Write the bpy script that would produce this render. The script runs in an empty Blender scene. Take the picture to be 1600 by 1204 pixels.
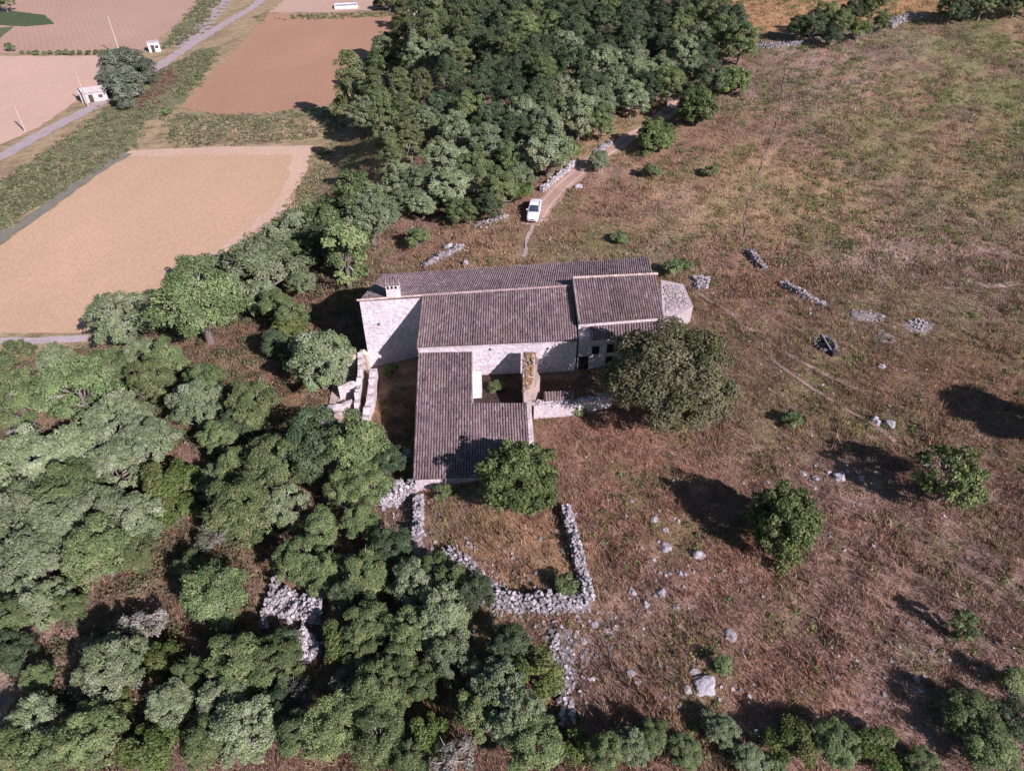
import bpy, math, random
import numpy as np
from mathutils import Vector
R = math.radians
rng = np.random.default_rng(7)
random.seed(7)
SC = bpy.context.scene
COL = SC.collection

# ---------------------------------------------------------------- camera, world, sun, exposure
FPX, PITCH, CAMH = 1090.0, 39.5, 45.0
cam = bpy.data.cameras.new('camera'); co = bpy.data.objects.new('camera', cam); COL.objects.link(co)
cam.sensor_width = 36.0; cam.lens = FPX / 1600 * 36; cam.clip_end = 5000; cam.clip_start = 0.5
co.location = (0, 0, CAMH); co.rotation_euler = (R(90 - PITCH), 0, 0)
SC.camera = co
SUN = Vector((0.565, -0.625, 0.54)).normalized()
elev = math.asin(SUN.z)
w = bpy.data.worlds.new('World'); SC.world = w; w.use_nodes = True
nt = w.node_tree; nt.nodes.clear()
sky = nt.nodes.new('ShaderNodeTexSky'); sky.sky_type = 'NISHITA'; sky.sun_disc = False
sky.sun_elevation = elev; sky.sun_rotation = math.atan2(SUN.x, SUN.y); sky.air_density = 1.0; sky.dust_density = .6; sky.ozone_density = 3.0
bg = nt.nodes.new('ShaderNodeBackground'); bg.inputs[1].default_value = 0.052
wo = nt.nodes.new('ShaderNodeOutputWorld')
nt.links.new(sky.outputs[0], bg.inputs[0]); nt.links.new(bg.outputs[0], wo.inputs[0])
sl = bpy.data.lights.new('sun', 'SUN'); sl.energy = 5.0; sl.angle = R(0.5); sl.color = (1.0, 0.885, 0.95)
so = bpy.data.objects.new('sun', sl); COL.objects.link(so); so.location = SUN * 200
so.rotation_euler = (-SUN).to_track_quat('-Z', 'Y').to_euler()
SC.view_settings.view_transform = 'Standard'; SC.view_settings.look = 'None'
SC.view_settings.exposure = 0.30; SC.view_settings.gamma = 1.0
SC.cycles.max_bounces = 5; SC.cycles.diffuse_bounces = 2; SC.cycles.transparent_max_bounces = 6

# ---------------------------------------------------------------- terrain and pixel helpers
CP, SP = math.cos(R(PITCH)), math.sin(R(PITCH))
def ray(px, py):
    a = (px - 800) / FPX; b = (602 - py) / FPX
    return np.array([a, CP + b * SP, -SP + b * CP])
def proj(x, y, z):
    z = z - CAMH
    d = y * CP - z * SP; u = y * SP + z * CP
    return 800 + FPX * x / d, 602 - FPX * u / d
def W(px, py, z):
    d = ray(px, py); return np.array([0, 0, CAMH]) + d * (z - CAMH) / d[2]
def ss(t, a, b):
    t = np.clip((t - a) / (b - a), 0, 1); return t * t * (3 - 2 * t)
def bound(y):
    return np.interp(y, [0, 45, 60, 70, 78, 90, 100, 120, 150, 300, 2000], [-98, -92, -86, -76, -56, -49, -45, -38, -39, -31, -31])
PLAIN = -12.0
def hgt(x, y):
    x = np.asarray(x, float); y = np.asarray(y, float)
    b = bound(y)
    t = np.clip((x - b) / (-17 - b), 0, 1)
    z1 = PLAIN + (t * t * (3 - 2 * t) * .5 + t * .5) * (PLAIN * -1 - 3.2)
    z2 = np.interp(x, [-17, -9, -2, 25, 60, 120, 400], [-3.2, -1.7, -0.3, .6, 3, 6, 10])
    z = np.where(x < -17, z1, z2)
    k = ss(x, b, b + 45)
    z = z + 6 * ss(y, 85, 165) * (1 - ss(y, 175, 260)) * ss(x, -10, 60) + 3.5 * ss(y, 82, 150) * k * (1 - ss(y, 200, 300))
    z = z - 6 * ss(y, 190, 300) * k * ss(x, 0, 50)
    n = .16 * np.sin(x * .9 + 1.3 * np.sin(y * .31)) * np.sin(y * .8 + 1.1 * np.sin(x * .37)) + .35 * np.sin(x * .13 + 2) * np.sin(y * .17 + 1)
    # calm the ground round the house and the track
    c = 1 - np.exp(-((x / 20) ** 2 + ((y - 57) / 17) ** 2) ** 2)
    c = c * (1 - np.exp(-(((x - 7) / 9) ** 2 + ((y - 102) / 25) ** 2) ** 2))
    return z + n * ss(x, b + 1, b + 12) * c
def G(px, py, off=0.0):
    d = ray(px, py); s = 20.0; f = lambda s: CAMH + d[2] * s - off - float(hgt(d[0] * s, d[1] * s))
    while f(s) > 0 and s < 1200: s += 1.0
    a, b = s - 1.0, s
    for _ in range(12):
        m = (a + b) / 2
        if f(m) > 0: a = m
        else: b = m
    p = d * b
    return np.array([p[0], p[1], float(hgt(p[0], p[1]))])

# ---------------------------------------------------------------- mesh builder
class MB:
    def __init__(s): s.v = []; s.f = []; s.c = []; s.n = 0
    def add(s, V, F, c=(1, 1, 1)):
        V = np.asarray(V, float).reshape(-1, 3); s.v.append(V)
        for f in F: s.f.append(tuple(i + s.n for i in f))
        c = np.asarray(c, float)
        s.c.append(np.tile(c, (len(F), 1)) if c.ndim == 1 else c)
        s.n += len(V)
    def prism(s, pts, zb, c=(1, 1, 1)):
        """pts: 3D outline of the top (counter-clockwise); straight walls down to zb"""
        n = len(pts); V = [tuple(p) for p in pts] + [(p[0], p[1], zb) for p in pts]
        F = [tuple(range(n))] + [(i, i + n, (i + 1) % n + n, (i + 1) % n) for i in range(n)] + [tuple(range(2 * n - 1, n - 1, -1))]
        s.add(V, F, c)
    def box(s, c0, sz, yaw=0, col=(1, 1, 1)):
        x, y, z = sz; cy, sy = math.cos(yaw), math.sin(yaw)
        V = []
        for k in (0, 1):
            for a, b in ((-1, -1), (1, -1), (1, 1), (-1, 1)):
                X, Y = a * x / 2, b * y / 2
                V.append((c0[0] + X * cy - Y * sy, c0[1] + X * sy + Y * cy, c0[2] + z * k))
        s.add(V, [(0, 3, 2, 1), (4, 5, 6, 7), (0, 1, 5, 4), (1, 2, 6, 5), (2, 3, 7, 6), (3, 0, 4, 7)], col)
    def tube(s, pts, rad, n=7, col=(1, 1, 1), cap=True):
        pts = [Vector(p) for p in pts]; V = []; F = []
        for i, p in enumerate(pts):
            d = (pts[min(i + 1, len(pts) - 1)] - pts[max(i - 1, 0)]).normalized()
            a = d.orthogonal().normalized(); b = d.cross(a)
            if i and a.dot(pa) < 0: a = -a; b = -b
            pa = a
            for k in range(n):
                t = 2 * math.pi * k / n
                V.append(p + (a * math.cos(t) + b * math.sin(t)) * rad[i])
        for i in range(len(pts) - 1):
            for k in range(n):
                F.append((i * n + k, i * n + (k + 1) % n, (i + 1) * n + (k + 1) % n, (i + 1) * n + k))
        if cap: F.append(tuple(range((len(pts) - 1) * n, len(pts) * n)))
        s.add([tuple(v) for v in V], F, col)
    def build(s, name, mat, parent=None, smooth=False, org=None):
        me = bpy.data.meshes.new(name)
        V = np.concatenate(s.v)
        if org is not None: V = V - np.asarray(org, float)
        me.from_pydata(V.tolist(), [], s.f)
        C = np.concatenate(s.c)
        put_color(me, C)
        if smooth: me.polygons.foreach_set('use_smooth', [True] * len(me.polygons))
        me.materials.append(mat)
        o = bpy.data.objects.new(name, me); COL.objects.link(o)
        if parent: o.parent = parent
        return o
def put_color(me, C):
    a = me.attributes.new('Col', 'FLOAT_COLOR', 'FACE')
    C4 = np.ones((len(C), 4), np.float32); C4[:, :3] = C
    a.data.foreach_set('color', C4.ravel())
def raw_mesh(name, V, nper, C, mat):
    """many equal n-gons; V (m*nper,3)"""
    me = bpy.data.meshes.new(name); m = len(V) // nper
    me.vertices.add(len(V)); me.vertices.foreach_set('co', np.asarray(V, np.float32).ravel())
    me.loops.add(len(V)); me.loops.foreach_set('vertex_index', np.arange(len(V), dtype=np.int32))
    me.polygons.add(m); me.polygons.foreach_set('loop_start', np.arange(0, len(V), nper, dtype=np.int32))
    me.update(calc_edges=True)
    put_color(me, C); me.materials.append(mat)
    return me
def thing(name, label, cat, loc=(0, 0, 0), group=None, rz=0.0):
    o = bpy.data.objects.new(name, None); COL.objects.link(o); o.location = [float(c) for c in loc]; o.rotation_euler = (0, 0, rz)
    o.empty_display_size = .5
    o['label'] = label; o['category'] = cat
    if group: o['group'] = group
    return o
def tag(o, label=None, cat=None, group=None, kind=None):
    if label: o['label'] = label
    if cat: o['category'] = cat
    if group: o['group'] = group
    if kind: o['kind'] = kind
    return o

# ---------------------------------------------------------------- materials
def mat_attr(name, rough=.9, nscale=1.5, namt=.25, detail=6, bump=.0, bscale=8, hue=(0, 0, 0), rand=0.0, transl=0.0, spec=.2, nscale2=None, namt2=.3, stretch=None):
    m = bpy.data.materials.new(name); m.use_nodes = True; t = m.node_tree; N = t.nodes; L = t.links
    b = N['Principled BSDF']; b.inputs['Roughness'].default_value = rough; b.inputs['Specular IOR Level'].default_value = spec
    at = N.new('ShaderNodeAttribute'); at.attribute_name = 'Col'
    tc = N.new('ShaderNodeTexCoord'); vec = tc.outputs['Object']
    if stretch:
        mp = N.new('ShaderNodeMapping'); L.new(vec, mp.inputs[0]); mp.inputs['Scale'].default_value = stretch[0]; mp.inputs['Rotation'].default_value = (0, 0, stretch[1]); vec = mp.outputs[0]
    col = at.outputs['Color']
    def mul(col, sc, amt, det):
        no = N.new('ShaderNodeTexNoise'); no.inputs['Scale'].default_value = sc; no.inputs['Detail'].default_value = det; no.inputs['Roughness'].default_value = .65
        L.new(vec, no.inputs['Vector'])
        mr = N.new('ShaderNodeMapRange'); mr.inputs[1].default_value = .3; mr.inputs[2].default_value = .7; mr.inputs[3].default_value = 1 - amt; mr.inputs[4].default_value = 1 + amt
        L.new(no.outputs['Fac'], mr.inputs[0])
        vm = N.new('ShaderNodeVectorMath'); vm.operation = 'SCALE'; L.new(col, vm.inputs[0]); L.new(mr.outputs[0], vm.inputs['Scale'])
        return vm.outputs[0], no
    if namt: col, no = mul(col, nscale, namt, detail)
    if nscale2: col, _ = mul(col, nscale2, namt2, 3)
    if rand:
        oi = N.new('ShaderNodeObjectInfo'); hs = N.new('ShaderNodeHueSaturation')
        m1 = N.new('ShaderNodeMapRange'); m1.inputs[3].default_value = .5 - rand * .07; m1.inputs[4].default_value = .5 + rand * .04
        m2 = N.new('ShaderNodeMapRange'); m2.inputs[3].default_value = 1 - rand; m2.inputs[4].default_value = 1 + rand
        fr = N.new('ShaderNodeMath'); fr.operation = 'FRACT'; f2 = N.new('ShaderNodeMath'); f2.operation = 'MULTIPLY'; f2.inputs[1].default_value = 7.31
        L.new(oi.outputs['Random'], f2.inputs[0]); L.new(f2.outputs[0], fr.inputs[0])
        L.new(oi.outputs['Random'], m1.inputs[0]); L.new(fr.outputs[0], m2.inputs[0])
        L.new(m1.outputs[0], hs.inputs['Hue']); L.new(m2.outputs[0], hs.inputs['Value']); L.new(col, hs.inputs['Color']); col = hs.outputs[0]
    L.new(col, b.inputs['Base Color'])
    if bump:
        n2 = N.new('ShaderNodeTexNoise'); n2.inputs['Scale'].default_value = bscale; n2.inputs['Detail'].default_value = 5; L.new(vec, n2.inputs['Vector'])
        bp = N.new('ShaderNodeBump'); bp.inputs['Strength'].default_value = bump; bp.inputs['Distance'].default_value = .15
        L.new(n2.outputs['Fac'], bp.inputs['Height']); L.new(bp.outputs[0], b.inputs['Normal'])
    if transl:
        tr = N.new('ShaderNodeBsdfTranslucent'); L.new(col, tr.inputs['Color']); mx = N.new('ShaderNodeMixShader'); mx.inputs[0].default_value = transl
        out = N['Material Output']; L.new(b.outputs[0], mx.inputs[1]); L.new(tr.outputs[0], mx.inputs[2]); L.new(mx.outputs[0], out.inputs[0])
    return m
M_ground = mat_attr('ground', nscale=.55, namt=.3, detail=9, nscale2=4.5, namt2=.33, bump=.9, bscale=2.2, spec=.05)
M_field = mat_attr('field', nscale=.06, namt=.13, detail=8, nscale2=.9, namt2=.10, bump=.3, bscale=1.0, spec=.05, stretch=((1, .35, 1), R(35)))
def furrows(name, rot, sc, amt):
    m = mat_attr(name, nscale=.04, namt=.08, detail=8, nscale2=1.6, namt2=.10, bump=.4, bscale=1.6, spec=.05, stretch=((1, .6, 1), rot))
    t = m.node_tree; N = t.nodes; L = t.links; tc = N['Texture Coordinate']; mp = N.new('ShaderNodeMapping'); mp.inputs['Rotation'].default_value = (0, 0, rot); L.new(tc.outputs['Object'], mp.inputs[0])
    wv = N.new('ShaderNodeTexWave'); wv.inputs['Scale'].default_value = sc; wv.inputs['Distortion'].default_value = 2.5; wv.inputs['Detail'].default_value = 3; wv.inputs['Detail Scale'].default_value = .6; L.new(mp.outputs[0], wv.inputs['Vector'])
    mr = N.new('ShaderNodeMapRange'); mr.inputs[3].default_value = 1 - amt; mr.inputs[4].default_value = 1 + amt; L.new(wv.outputs['Fac'], mr.inputs[0])
    b = N['Principled BSDF']; src = b.inputs['Base Color'].links[0].from_socket; vm = N.new('ShaderNodeVectorMath'); vm.operation = 'SCALE'; L.new(src, vm.inputs[0]); L.new(mr.outputs[0], vm.inputs['Scale']); L.new(vm.outputs[0], b.inputs['Base Color'])
    return m
M_road = mat_attr('road', nscale=.5, namt=.14, detail=6, nscale2=5, namt2=.15, spec=.05, bump=.4, bscale=4)
M_tile = mat_attr('clay_tile', nscale=.9, namt=.22, detail=6, nscale2=9, namt2=.2, spec=.1)
M_wall = mat_attr('limewash', nscale=.5, namt=.2, detail=9, nscale2=3.2, namt2=.24, bump=.9, bscale=3.5, spec=.05)
M_stone = mat_attr('stone', nscale=3, namt=.22, detail=6, bump=.5, bscale=5, spec=.1)
M_leaf = mat_attr('leaf', nscale=.8, namt=.12, detail=3, rand=.2, transl=.22, rough=.55, spec=.25)
M_grass = mat_attr('dry_grass', nscale=.5, namt=.2, detail=4, transl=.25, spec=.1)
M_bark = mat_attr('bark', nscale=3, namt=.25, spec=.05)
M_dark = mat_attr('dark_opening', namt=0, spec=.05)
M_paint = mat_attr('car_paint', rough=.25, namt=0, spec=.5)
M_glass = mat_attr('car_glass', rough=.08, namt=0, spec=.6)

# ---------------------------------------------------------------- ground zones
# zones of what grows on the slope: centre pixel -> world, radius in metres, colour, strength
ZC = dict(brown=(.30, .185, .145), red=(.34, .19, .14), green=(.185, .20, .095), straw=(.46, .34, .20), lilac=(.35, .255, .24), dark=(.20, .14, .11), pale=(.44, .34, .31))
ZON = []
for px, py, r, k, s in [(1400, 150, 38, 'green', .75), (1530, 90, 35, 'green', .65), (1290, 230, 25, 'brown', .7), (1230, 110, 16, 'lilac', .8), (1330, 75, 14, 'lilac', .7),
        (1560, 250, 22, 'green', .6), (1250, 330, 14, 'straw', .65), (1130, 300, 14, 'straw', .3), (1500, 400, 18, 'lilac', .4), (1350, 415, 7, 'pale', .75), (1540, 430, 9, 'lilac', .6),
        (1440, 520, 14, 'green', .45), (1200, 430, 12, 'brown', .6), (1150, 560, 12, 'dark', .35), (1060, 690, 8, 'brown', .7), (950, 700, 7, 'red', .7), (1000, 830, 7, 'red', .6), (1250, 640, 9, 'green', .35),
        (1330, 760, 6, 'lilac', .5), (1400, 930, 12, 'lilac', .75), (1500, 1050, 10, 'lilac', .7), (1180, 1060, 8, 'red', .55), (1020, 980, 7, 'lilac', .4), (1540, 620, 10, 'red', .4), (1330, 880, 8, 'red', .3),
        (800, 860, 6, 'red', .7), (760, 830, 3, 'straw', .6), (850, 900, 4, 'straw', .45), (600, 640, 3, 'red', .8), (620, 400, 9, 'red', .45), (720, 400, 8, 'brown', .6), (780, 390, 7, 'straw', .35), (930, 330, 12, 'red', .5),
        (1000, 380, 9, 'green', .4), (880, 390, 7, 'green', .4), (1060, 250, 10, 'red', .4), (950, 200, 8, 'straw', .5), (370, 560, 8, 'red', .7), (445, 640, 6, 'red', .6), (90, 1020, 6, 'pale', .6), (60, 580, 8, 'red', .6), (270, 1010, 5, 'red', .5), (690, 1070, 4, 'red', .5),
        (530, 270, 9, 'green', .8), (560, 230, 8, 'green', .6), (500, 310, 7, 'straw', .4), (640, 1160, 4, 'red', .5), (880, 1010, 3, 'pale', .5), (1150, 850, 5, 'red', .5)]:
    p = G(px, py); ZON.append((p[0], p[1], r, np.array(ZC[k]), s))
CR0, CR1 = G(1180, 62), G(1590, 26)
NR = np.random.default_rng(11)
NW = [(f * np.array([math.cos(t), math.sin(t)]), NR.uniform(0, 6.28), NR.uniform(0, 6.28)) for f in (.16, .16, .27, .27, .45, .45, .8, .8, 1.4, 1.4, 2.4, 2.4) for t in [NR.uniform(0, 3.14)]]
def nz(x, y, o=0.0, f=1.0):
    """smooth noise, about 0..1"""
    x = x * f + o * 13.7; y = y * f - o * 7.9; v = 0; u = x + 2.2 * np.sin(y * .21 + o); w_ = y + 2.2 * np.sin(x * .24 + 2 * o)
    for k, (d, p, q) in enumerate(NW):
        v = v + np.sin(u * d[0] + w_ * d[1] + p + 1.2 * np.sin(u * d[1] * .7 - w_ * d[0] * .6 + q)) * (.82 ** (k // 2))
    return np.clip(.5 + v * .115, 0, 1)
def gcol(x, y):
    x = np.asarray(x, float); y = np.asarray(y, float)
    C = np.tile(np.array([.25, .162, .135]), (len(x), 1))
    forest = 1 - ss(x, -19, -15) * 1.0
    C = C * (1 - forest[:, None]) + np.array([.22, .155, .12]) * forest[:, None]
    def mix(C, w_, c): return C * (1 - w_[:, None]) + np.array(c) * w_[:, None]
    C = mix(C, .8 * ss(nz(x, y, 1), .52, .75), (.36, .265, .17)); C = mix(C, .7 * ss(nz(x, y, 2), .55, .8), (.33, .25, .235)); C = mix(C, .75 * ss(nz(x, y, 3), .55, .8), (.19, .12, .10))
    wob = .6 + .9 * nz(x, y, 6, 1.5)
    for zx, zy, r, c, s in ZON:
        wgt = s * np.exp(-(((x - zx) ** 2 + (y - zy) ** 2) / (r * r) * wob) ** 1.5)
        C = C * (1 - wgt[:, None]) + c * wgt[:, None]
    b = bound(y)
    pl = 1 - ss(x, b - 1, b + 6)
    C = mix(C, pl, (.40, .31, .21))
    far = ss((y - CR0[1]) - (x - CR0[0]) * (CR1[1] - CR0[1]) / (CR1[0] - CR0[0]), 0, 5) * ss(x, 30, 50)
    C = mix(C, far, (.47, .29, .17))
    up = ss(y, 70, 110) * ss(x, 20, 45) * (1 - far); C = mix(C, up * .75 * ss(nz(x, y, 10, 1.9), .42, .7), (.17, .125, .105)); C = mix(C, up * .45 * ss(nz(x, y, 12, 1.1), .5, .7), (.36, .22, .165))
    gr = .55 * ss(nz(x, y, 4, 1.6), .5, .8) * (1 - far) * (1 - .6 * pl)
    C = mix(C, gr, (.19, .19, .095)); C = mix(C, .5 * ss(nz(x, y, 5, 2.2), .58, .85) * (1 - far), (.14, .11, .08))
    return C * np.array([1.02, 1.0, .92])
FM = [furrows('field', R(-38), .45, .022), furrows('field', R(62), .3, .03), furrows('field', R(8), .25, .03), furrows('field', R(-30), .2, .035)]
# one ground sheet
def axis(a, b, c, d, n1, n2, n3):
    l = b - np.geomspace(1, b - a + 1, n1)[::-1] + 1
    m = np.linspace(b, c, n2)[1:]; r = c + np.geomspace(1, d - c + 1, n3)[1:] - 1
    return np.concatenate([l, m, r])
gx = axis(-900, -75, 95, 900, 45, 260, 45); gy = axis(-60, 14, 180, 1500, 8, 250, 60)
X, Y = np.meshgrid(gx, gy); Zg = hgt(X.ravel(), Y.ravel())
me = bpy.data.meshes.new('ground'); nx, ny = len(gx), len(gy)
V = np.stack([X.ravel(), Y.ravel(), Zg], 1)
i, j = np.meshgrid(np.arange(nx - 1), np.arange(ny - 1)); q = (j * nx + i).ravel()
F = np.stack([q, q + 1, q + nx + 1, q + nx], 1)
me.from_pydata(V.tolist(), [], F.tolist())
a = me.attributes.new('Col', 'FLOAT_COLOR', 'POINT'); C4 = np.ones((len(V), 4), np.float32); C4[:, :3] = gcol(V[:, 0], V[:, 1]); a.data.foreach_set('color', C4.ravel())
me.polygons.foreach_set('use_smooth', [True] * len(me.polygons)); me.materials.append(M_ground)
g = bpy.data.objects.new('ground', me); COL.objects.link(g); tag(g, kind='structure')

# ---------------------------------------------------------------- plain: fields, lanes (all lie on the flat valley floor)
def sheet(name, pix, z, col, mat=M_field, jit=.5, kind='structure'):
    P = [W(a, b, PLAIN)[:2] for a, b in pix]; out = []
    for k in range(len(P)):
        a, b = P[k], P[(k + 1) % len(P)]; n = max(2, int(np.linalg.norm(b - a) / 2.5))
        for t in range(n):
            p = a + (b - a) * t / n
            nn = math.sin(p[0] * 1.7 + p[1]) + math.sin(p[1] * 1.1 - p[0] * .6) if t else 0
            d = np.array([-(b - a)[1], (b - a)[0]]); d = d / np.linalg.norm(d); out.append(p + d * nn * .5 * jit)
    m = MB(); V = [(p[0], p[1], PLAIN + z) for p in out]; idx = tuple(range(len(V)))
    ar = sum(V[i - 1][0] * V[i][1] - V[i][0] * V[i - 1][1] for i in range(len(V)))
    m.add(V, [idx if ar > 0 else idx[::-1]], col)
    o = m.build(name, mat); tag(o, kind=kind); return o
def strip(name, pix, width, zoff, col, mat=M_road, side=0.0, wob=.15, z=None, step=1.2):
    P = [(W(a, b, z) if z is not None else G(a, b)) for a, b in pix]; pts = []
    for a, b in zip(P[:-1], P[1:]):
        n = max(1, int(np.linalg.norm((b - a)[:2]) / step))
        for t in range(n): pts.append(a + (b - a) * t / n)
    pts.append(P[-1]); pts = np.array(pts)
    for _ in range(6): pts[1:-1, :2] = (pts[:-2, :2] + 2 * pts[1:-1, :2] + pts[2:, :2]) / 4
    V = []; F = []; K = 5
    for k, p in enumerate(pts):
        d = pts[min(k + 1, len(pts) - 1)] - pts[max(k - 1, 0)]; d = d[:2] / np.linalg.norm(d[:2]); nrm = np.array([-d[1], d[0]])
        for c in range(K):
            s = (c / (K - 1) - .5) * width * (1 + wob * math.sin(k * 1.3 + c * 2.1)) + side
            q = p[:2] + nrm * s; V.append((q[0], q[1], float(hgt(q[0], q[1])) + zoff))
    for k in range(len(pts) - 1):
        for c in range(K - 1):
            a = k * K + c; F.append((a, a + K, a + K + 1, a + 1)[::-1])
    m = MB(); m.add(V, F, col); o = m.build(name, mat, smooth=True); tag(o, kind='structure'); return o
sheet('field', [(-400, 700), (0, 520), (135, 520), (245, 466), (328, 414), (400, 372), (452, 322), (478, 270), (488, 228), (330, 230), (203, 236), (110, 305), (0, 385), (-300, 560)], .04, (.61, .42, .275), FM[0], jit=.35)
sheet('field_margin', [(452, 322), (478, 270), (488, 228), (330, 230), (203, 236), (190, 246), (330, 244), (455, 242), (450, 280), (425, 325), (370, 368), (310, 412), (325, 416), (400, 372)], .07, (.64, .46, .345), FM[1], jit=.6)
sheet('field', [(283, 168), (330, 118), (385, 62), (420, 22), (520, 22), (640, 14), (600, 60), (560, 110), (528, 150), (505, 166), (420, 176), (330, 178)], .04, (.46, .275, .185), FM[2], jit=1)
sheet('field', [(420, 20), (470, -20), (660, -40), (648, 10), (520, 20)], .05, (.54, .385, .30), FM[1], jit=1)
sheet('field', [(-200, 88), (150, 88), (172, 92), (160, 130), (120, 158), (60, 200), (0, 226), (-200, 330)], .04, (.66, .455, .355), FM[2], jit=.7)
sheet('field', [(-200, 84), (0, 84), (180, 82), (225, 78), (262, 50), (330, -10), (420, -60), (-200, -60)], .04, (.50, .34, .26), FM[3], jit=1)
sheet('vegetable_plot', [(-40, 20), (15, 17), (70, 24), (85, 38), (40, 42), (-40, 38)], .08, (.10, .14, .075), jit=.3)
sheet('vegetable_plot', [(-30, 46), (22, 42), (0, 60), (-40, 70)], .08, (.14, .17, .085), jit=.3)
sheet('green_bank', [(-200, 470), (0, 358), (60, 322), (110, 290), (190, 244), (215, 215), (225, 190), (280, 170), (300, 140), (338, 88), (345, 72), (318, 78), (250, 115), (190, 150), (130, 200), (60, 250), (0, 290), (-200, 420)], .06, (.21, .21, .12), jit=2)
sheet('green_bank', [(245, 78), (262, 62), (290, 30), (312, 0), (325, -20), (345, -20), (330, 10), (300, 44), (270, 70)], .06, (.20, .205, .12), jit=1.6)
sheet('green_bank', [(258, 182), (300, 176), (400, 184), (470, 170), (540, 166), (540, 178), (470, 184), (400, 196), (330, 212), (262, 200)], .06, (.26, .25, .14), jit=2)
sheet('green_bank', [(290, 190), (400, 196), (460, 192), (440, 220), (330, 226), (270, 215)], .05, (.27, .21, .135), jit=2)
strip('lane', [(-120, 300), (0, 247), (60, 212), (110, 186), (150, 166), (200, 134), (240, 110), (290, 76), (340, 44), (395, 12), (440, -25)], 3.6, .09, (.46, .385, .38), z=PLAIN)
strip('grass_track', [(-80, 440), (0, 372), (60, 334), (120, 290), (160, 262), (200, 240)], 2.6, .09, (.25, .235, .19), z=PLAIN)
strip('stream_bed', [(284, 74), (300, 58), (322, 32), (345, 5), (372, -30)], 6, .07, (.44, .365, .36), z=PLAIN, wob=.5)
strip('lane', [(-120, 538), (0, 533), (70, 533), (138, 528)], 1.6, .08, (.50, .43, .43), z=PLAIN)
# the track up to the house
TR = [(818, 402), (822, 380), (832, 352), (850, 322), (872, 296), (900, 273), (925, 250), (950, 236), (985, 214), (1015, 196), (1048, 172), (1080, 150)]
strip('track', TR[2:], 3.0, .05, (.46, .31, .25), wob=.14)
strip('wheel_rut', TR[2:], .36, .075, (.58, .43, .36), side=.8, wob=.3)
strip('wheel_rut', TR[2:], .36, .075, (.58, .43, .36), side=-.8, wob=.3)
strip('wheel_rut', TR[:3], .5, .07, (.48, .37, .33), side=0, wob=.6)
strip('footpath', [(1086, 455), (1130, 480), (1180, 520), (1240, 560), (1300, 592), (1350, 612)], .5, .07, (.40, .29, .25), wob=.5)
strip('footpath', [(1420, 430), (1480, 442), (1540, 448), (1620, 440)], 1.0, .07, (.42, .32, .29), wob=.5)
strip('footpath', [(1230, 100), (1215, 190), (1190, 260), (1165, 330), (1163, 400)], .35, .07, (.27, .19, .15), wob=.9)
strip('footpath', [(1205, 560), (1262, 610), (1330, 640), (1400, 690)], .45, .07, (.38, .28, .24), wob=.5)
TRP = np.array([G(a, b)[:2] for a, b in TR])

# ---------------------------------------------------------------- the farmhouse
TILE = [(.32, .245, .255), (.29, .22, .235), (.36, .28, .285), (.26, .195, .21), (.34, .245, .24), (.39, .32, .32), (.30, .235, .25), (.35, .25, .24)]
TILE = np.array(TILE) * np.array([.80, .80, .79])
def tile_roof(A, B, Cc, D, pitch=.25, row=.40, holes=(), base=None):
    """A,B eave left/right, D,C ridge left/right (3D). Covers = half tubes in rows over a channel sheet."""
    A, B, Cc, D = [np.array(p, float) for p in (A, B, Cc, D)]
    wid = max(np.linalg.norm(B - A), np.linalg.norm(Cc - D)); ln = max(np.linalg.norm(D - A), np.linalg.norm(Cc - B))
    nc = max(2, int(wid / pitch)); nr = max(2, int(ln / row))
    P = lambda u, v: (A * (1 - u) + B * u) * (1 - v) + (D * (1 - u) + Cc * u) * v - np.array((0, 0, 1)) * .05 * (math.sin(u * wid * .9 + v * 2) + 1) * v * (1 - v) * 2
    m = MB()
    nrm = np.cross(B - A, D - A); nrm /= np.linalg.norm(nrm)
    # channel sheet with thickness
    t = nrm * .10; V = [A - t, B - t, Cc - t, D - t, A, B, Cc, D]
    m.add(V, [(4, 5, 6, 7), (3, 2, 1, 0), (0, 1, 5, 4), (1, 2, 6, 5), (2, 3, 7, 6), (3, 0, 4, 7)], (.15, .11, .11))
    ang = np.linspace(0, math.pi, 6); hw = pitch * .38
    Vs = []; Fs = []; Cs = []; n = 0
    coltone = rng.normal(0, .05, nc)
    for c in range(nc):
        u = (c + .5) / nc
        for r in range(nr):
            v0 = (r - .06) / nr; v1 = (r + 1.06) / nr
            p0 = P(u, max(v0, -.01)); p1 = P(u, min(v1, 1.0))
            if any(h(p0) for h in holes): continue
            side = (B - A) / np.linalg.norm(B - A)
            j = rng.normal(0, .012); k = .055 + rng.normal(0, .012)
            w0, w1 = hw * 1.08, hw * .92
            for q, (pp, ww, lf) in enumerate(((p0 + side * j, w0, .035 + k * .4), (p1 + side * j, w1, .0 + k * .2))):
                for t_ in ang: Vs.append(pp + side * ww * -math.cos(t_) + nrm * (math.sin(t_) * ww * .95 + lf))
            for q in range(5): Fs.append((n + q, n + q + 1, n + 7 + q, n + 6 + q))
            Fs.append((n, n + 5, n + 4, n + 3)); Fs.append((n, n + 3, n + 2, n + 1))
            cc = TILE[rng.integers(len(TILE))] * (1 + rng.normal(0, .10) + coltone[c])
            pb = P(u, (r + .5) / nr); cc = cc * (1 + .22 * (nz(pb[0:1], pb[1:2], 8, 2.5)[0] - .5) * 2)
            if rng.random() < .015: cc = np.array([.36, .31, .29])
            Cs += [cc] * 7; n += 12
    m.add(Vs, Fs, np.clip(np.array(Cs), .03, .8)) if Vs else None
    return m
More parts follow.
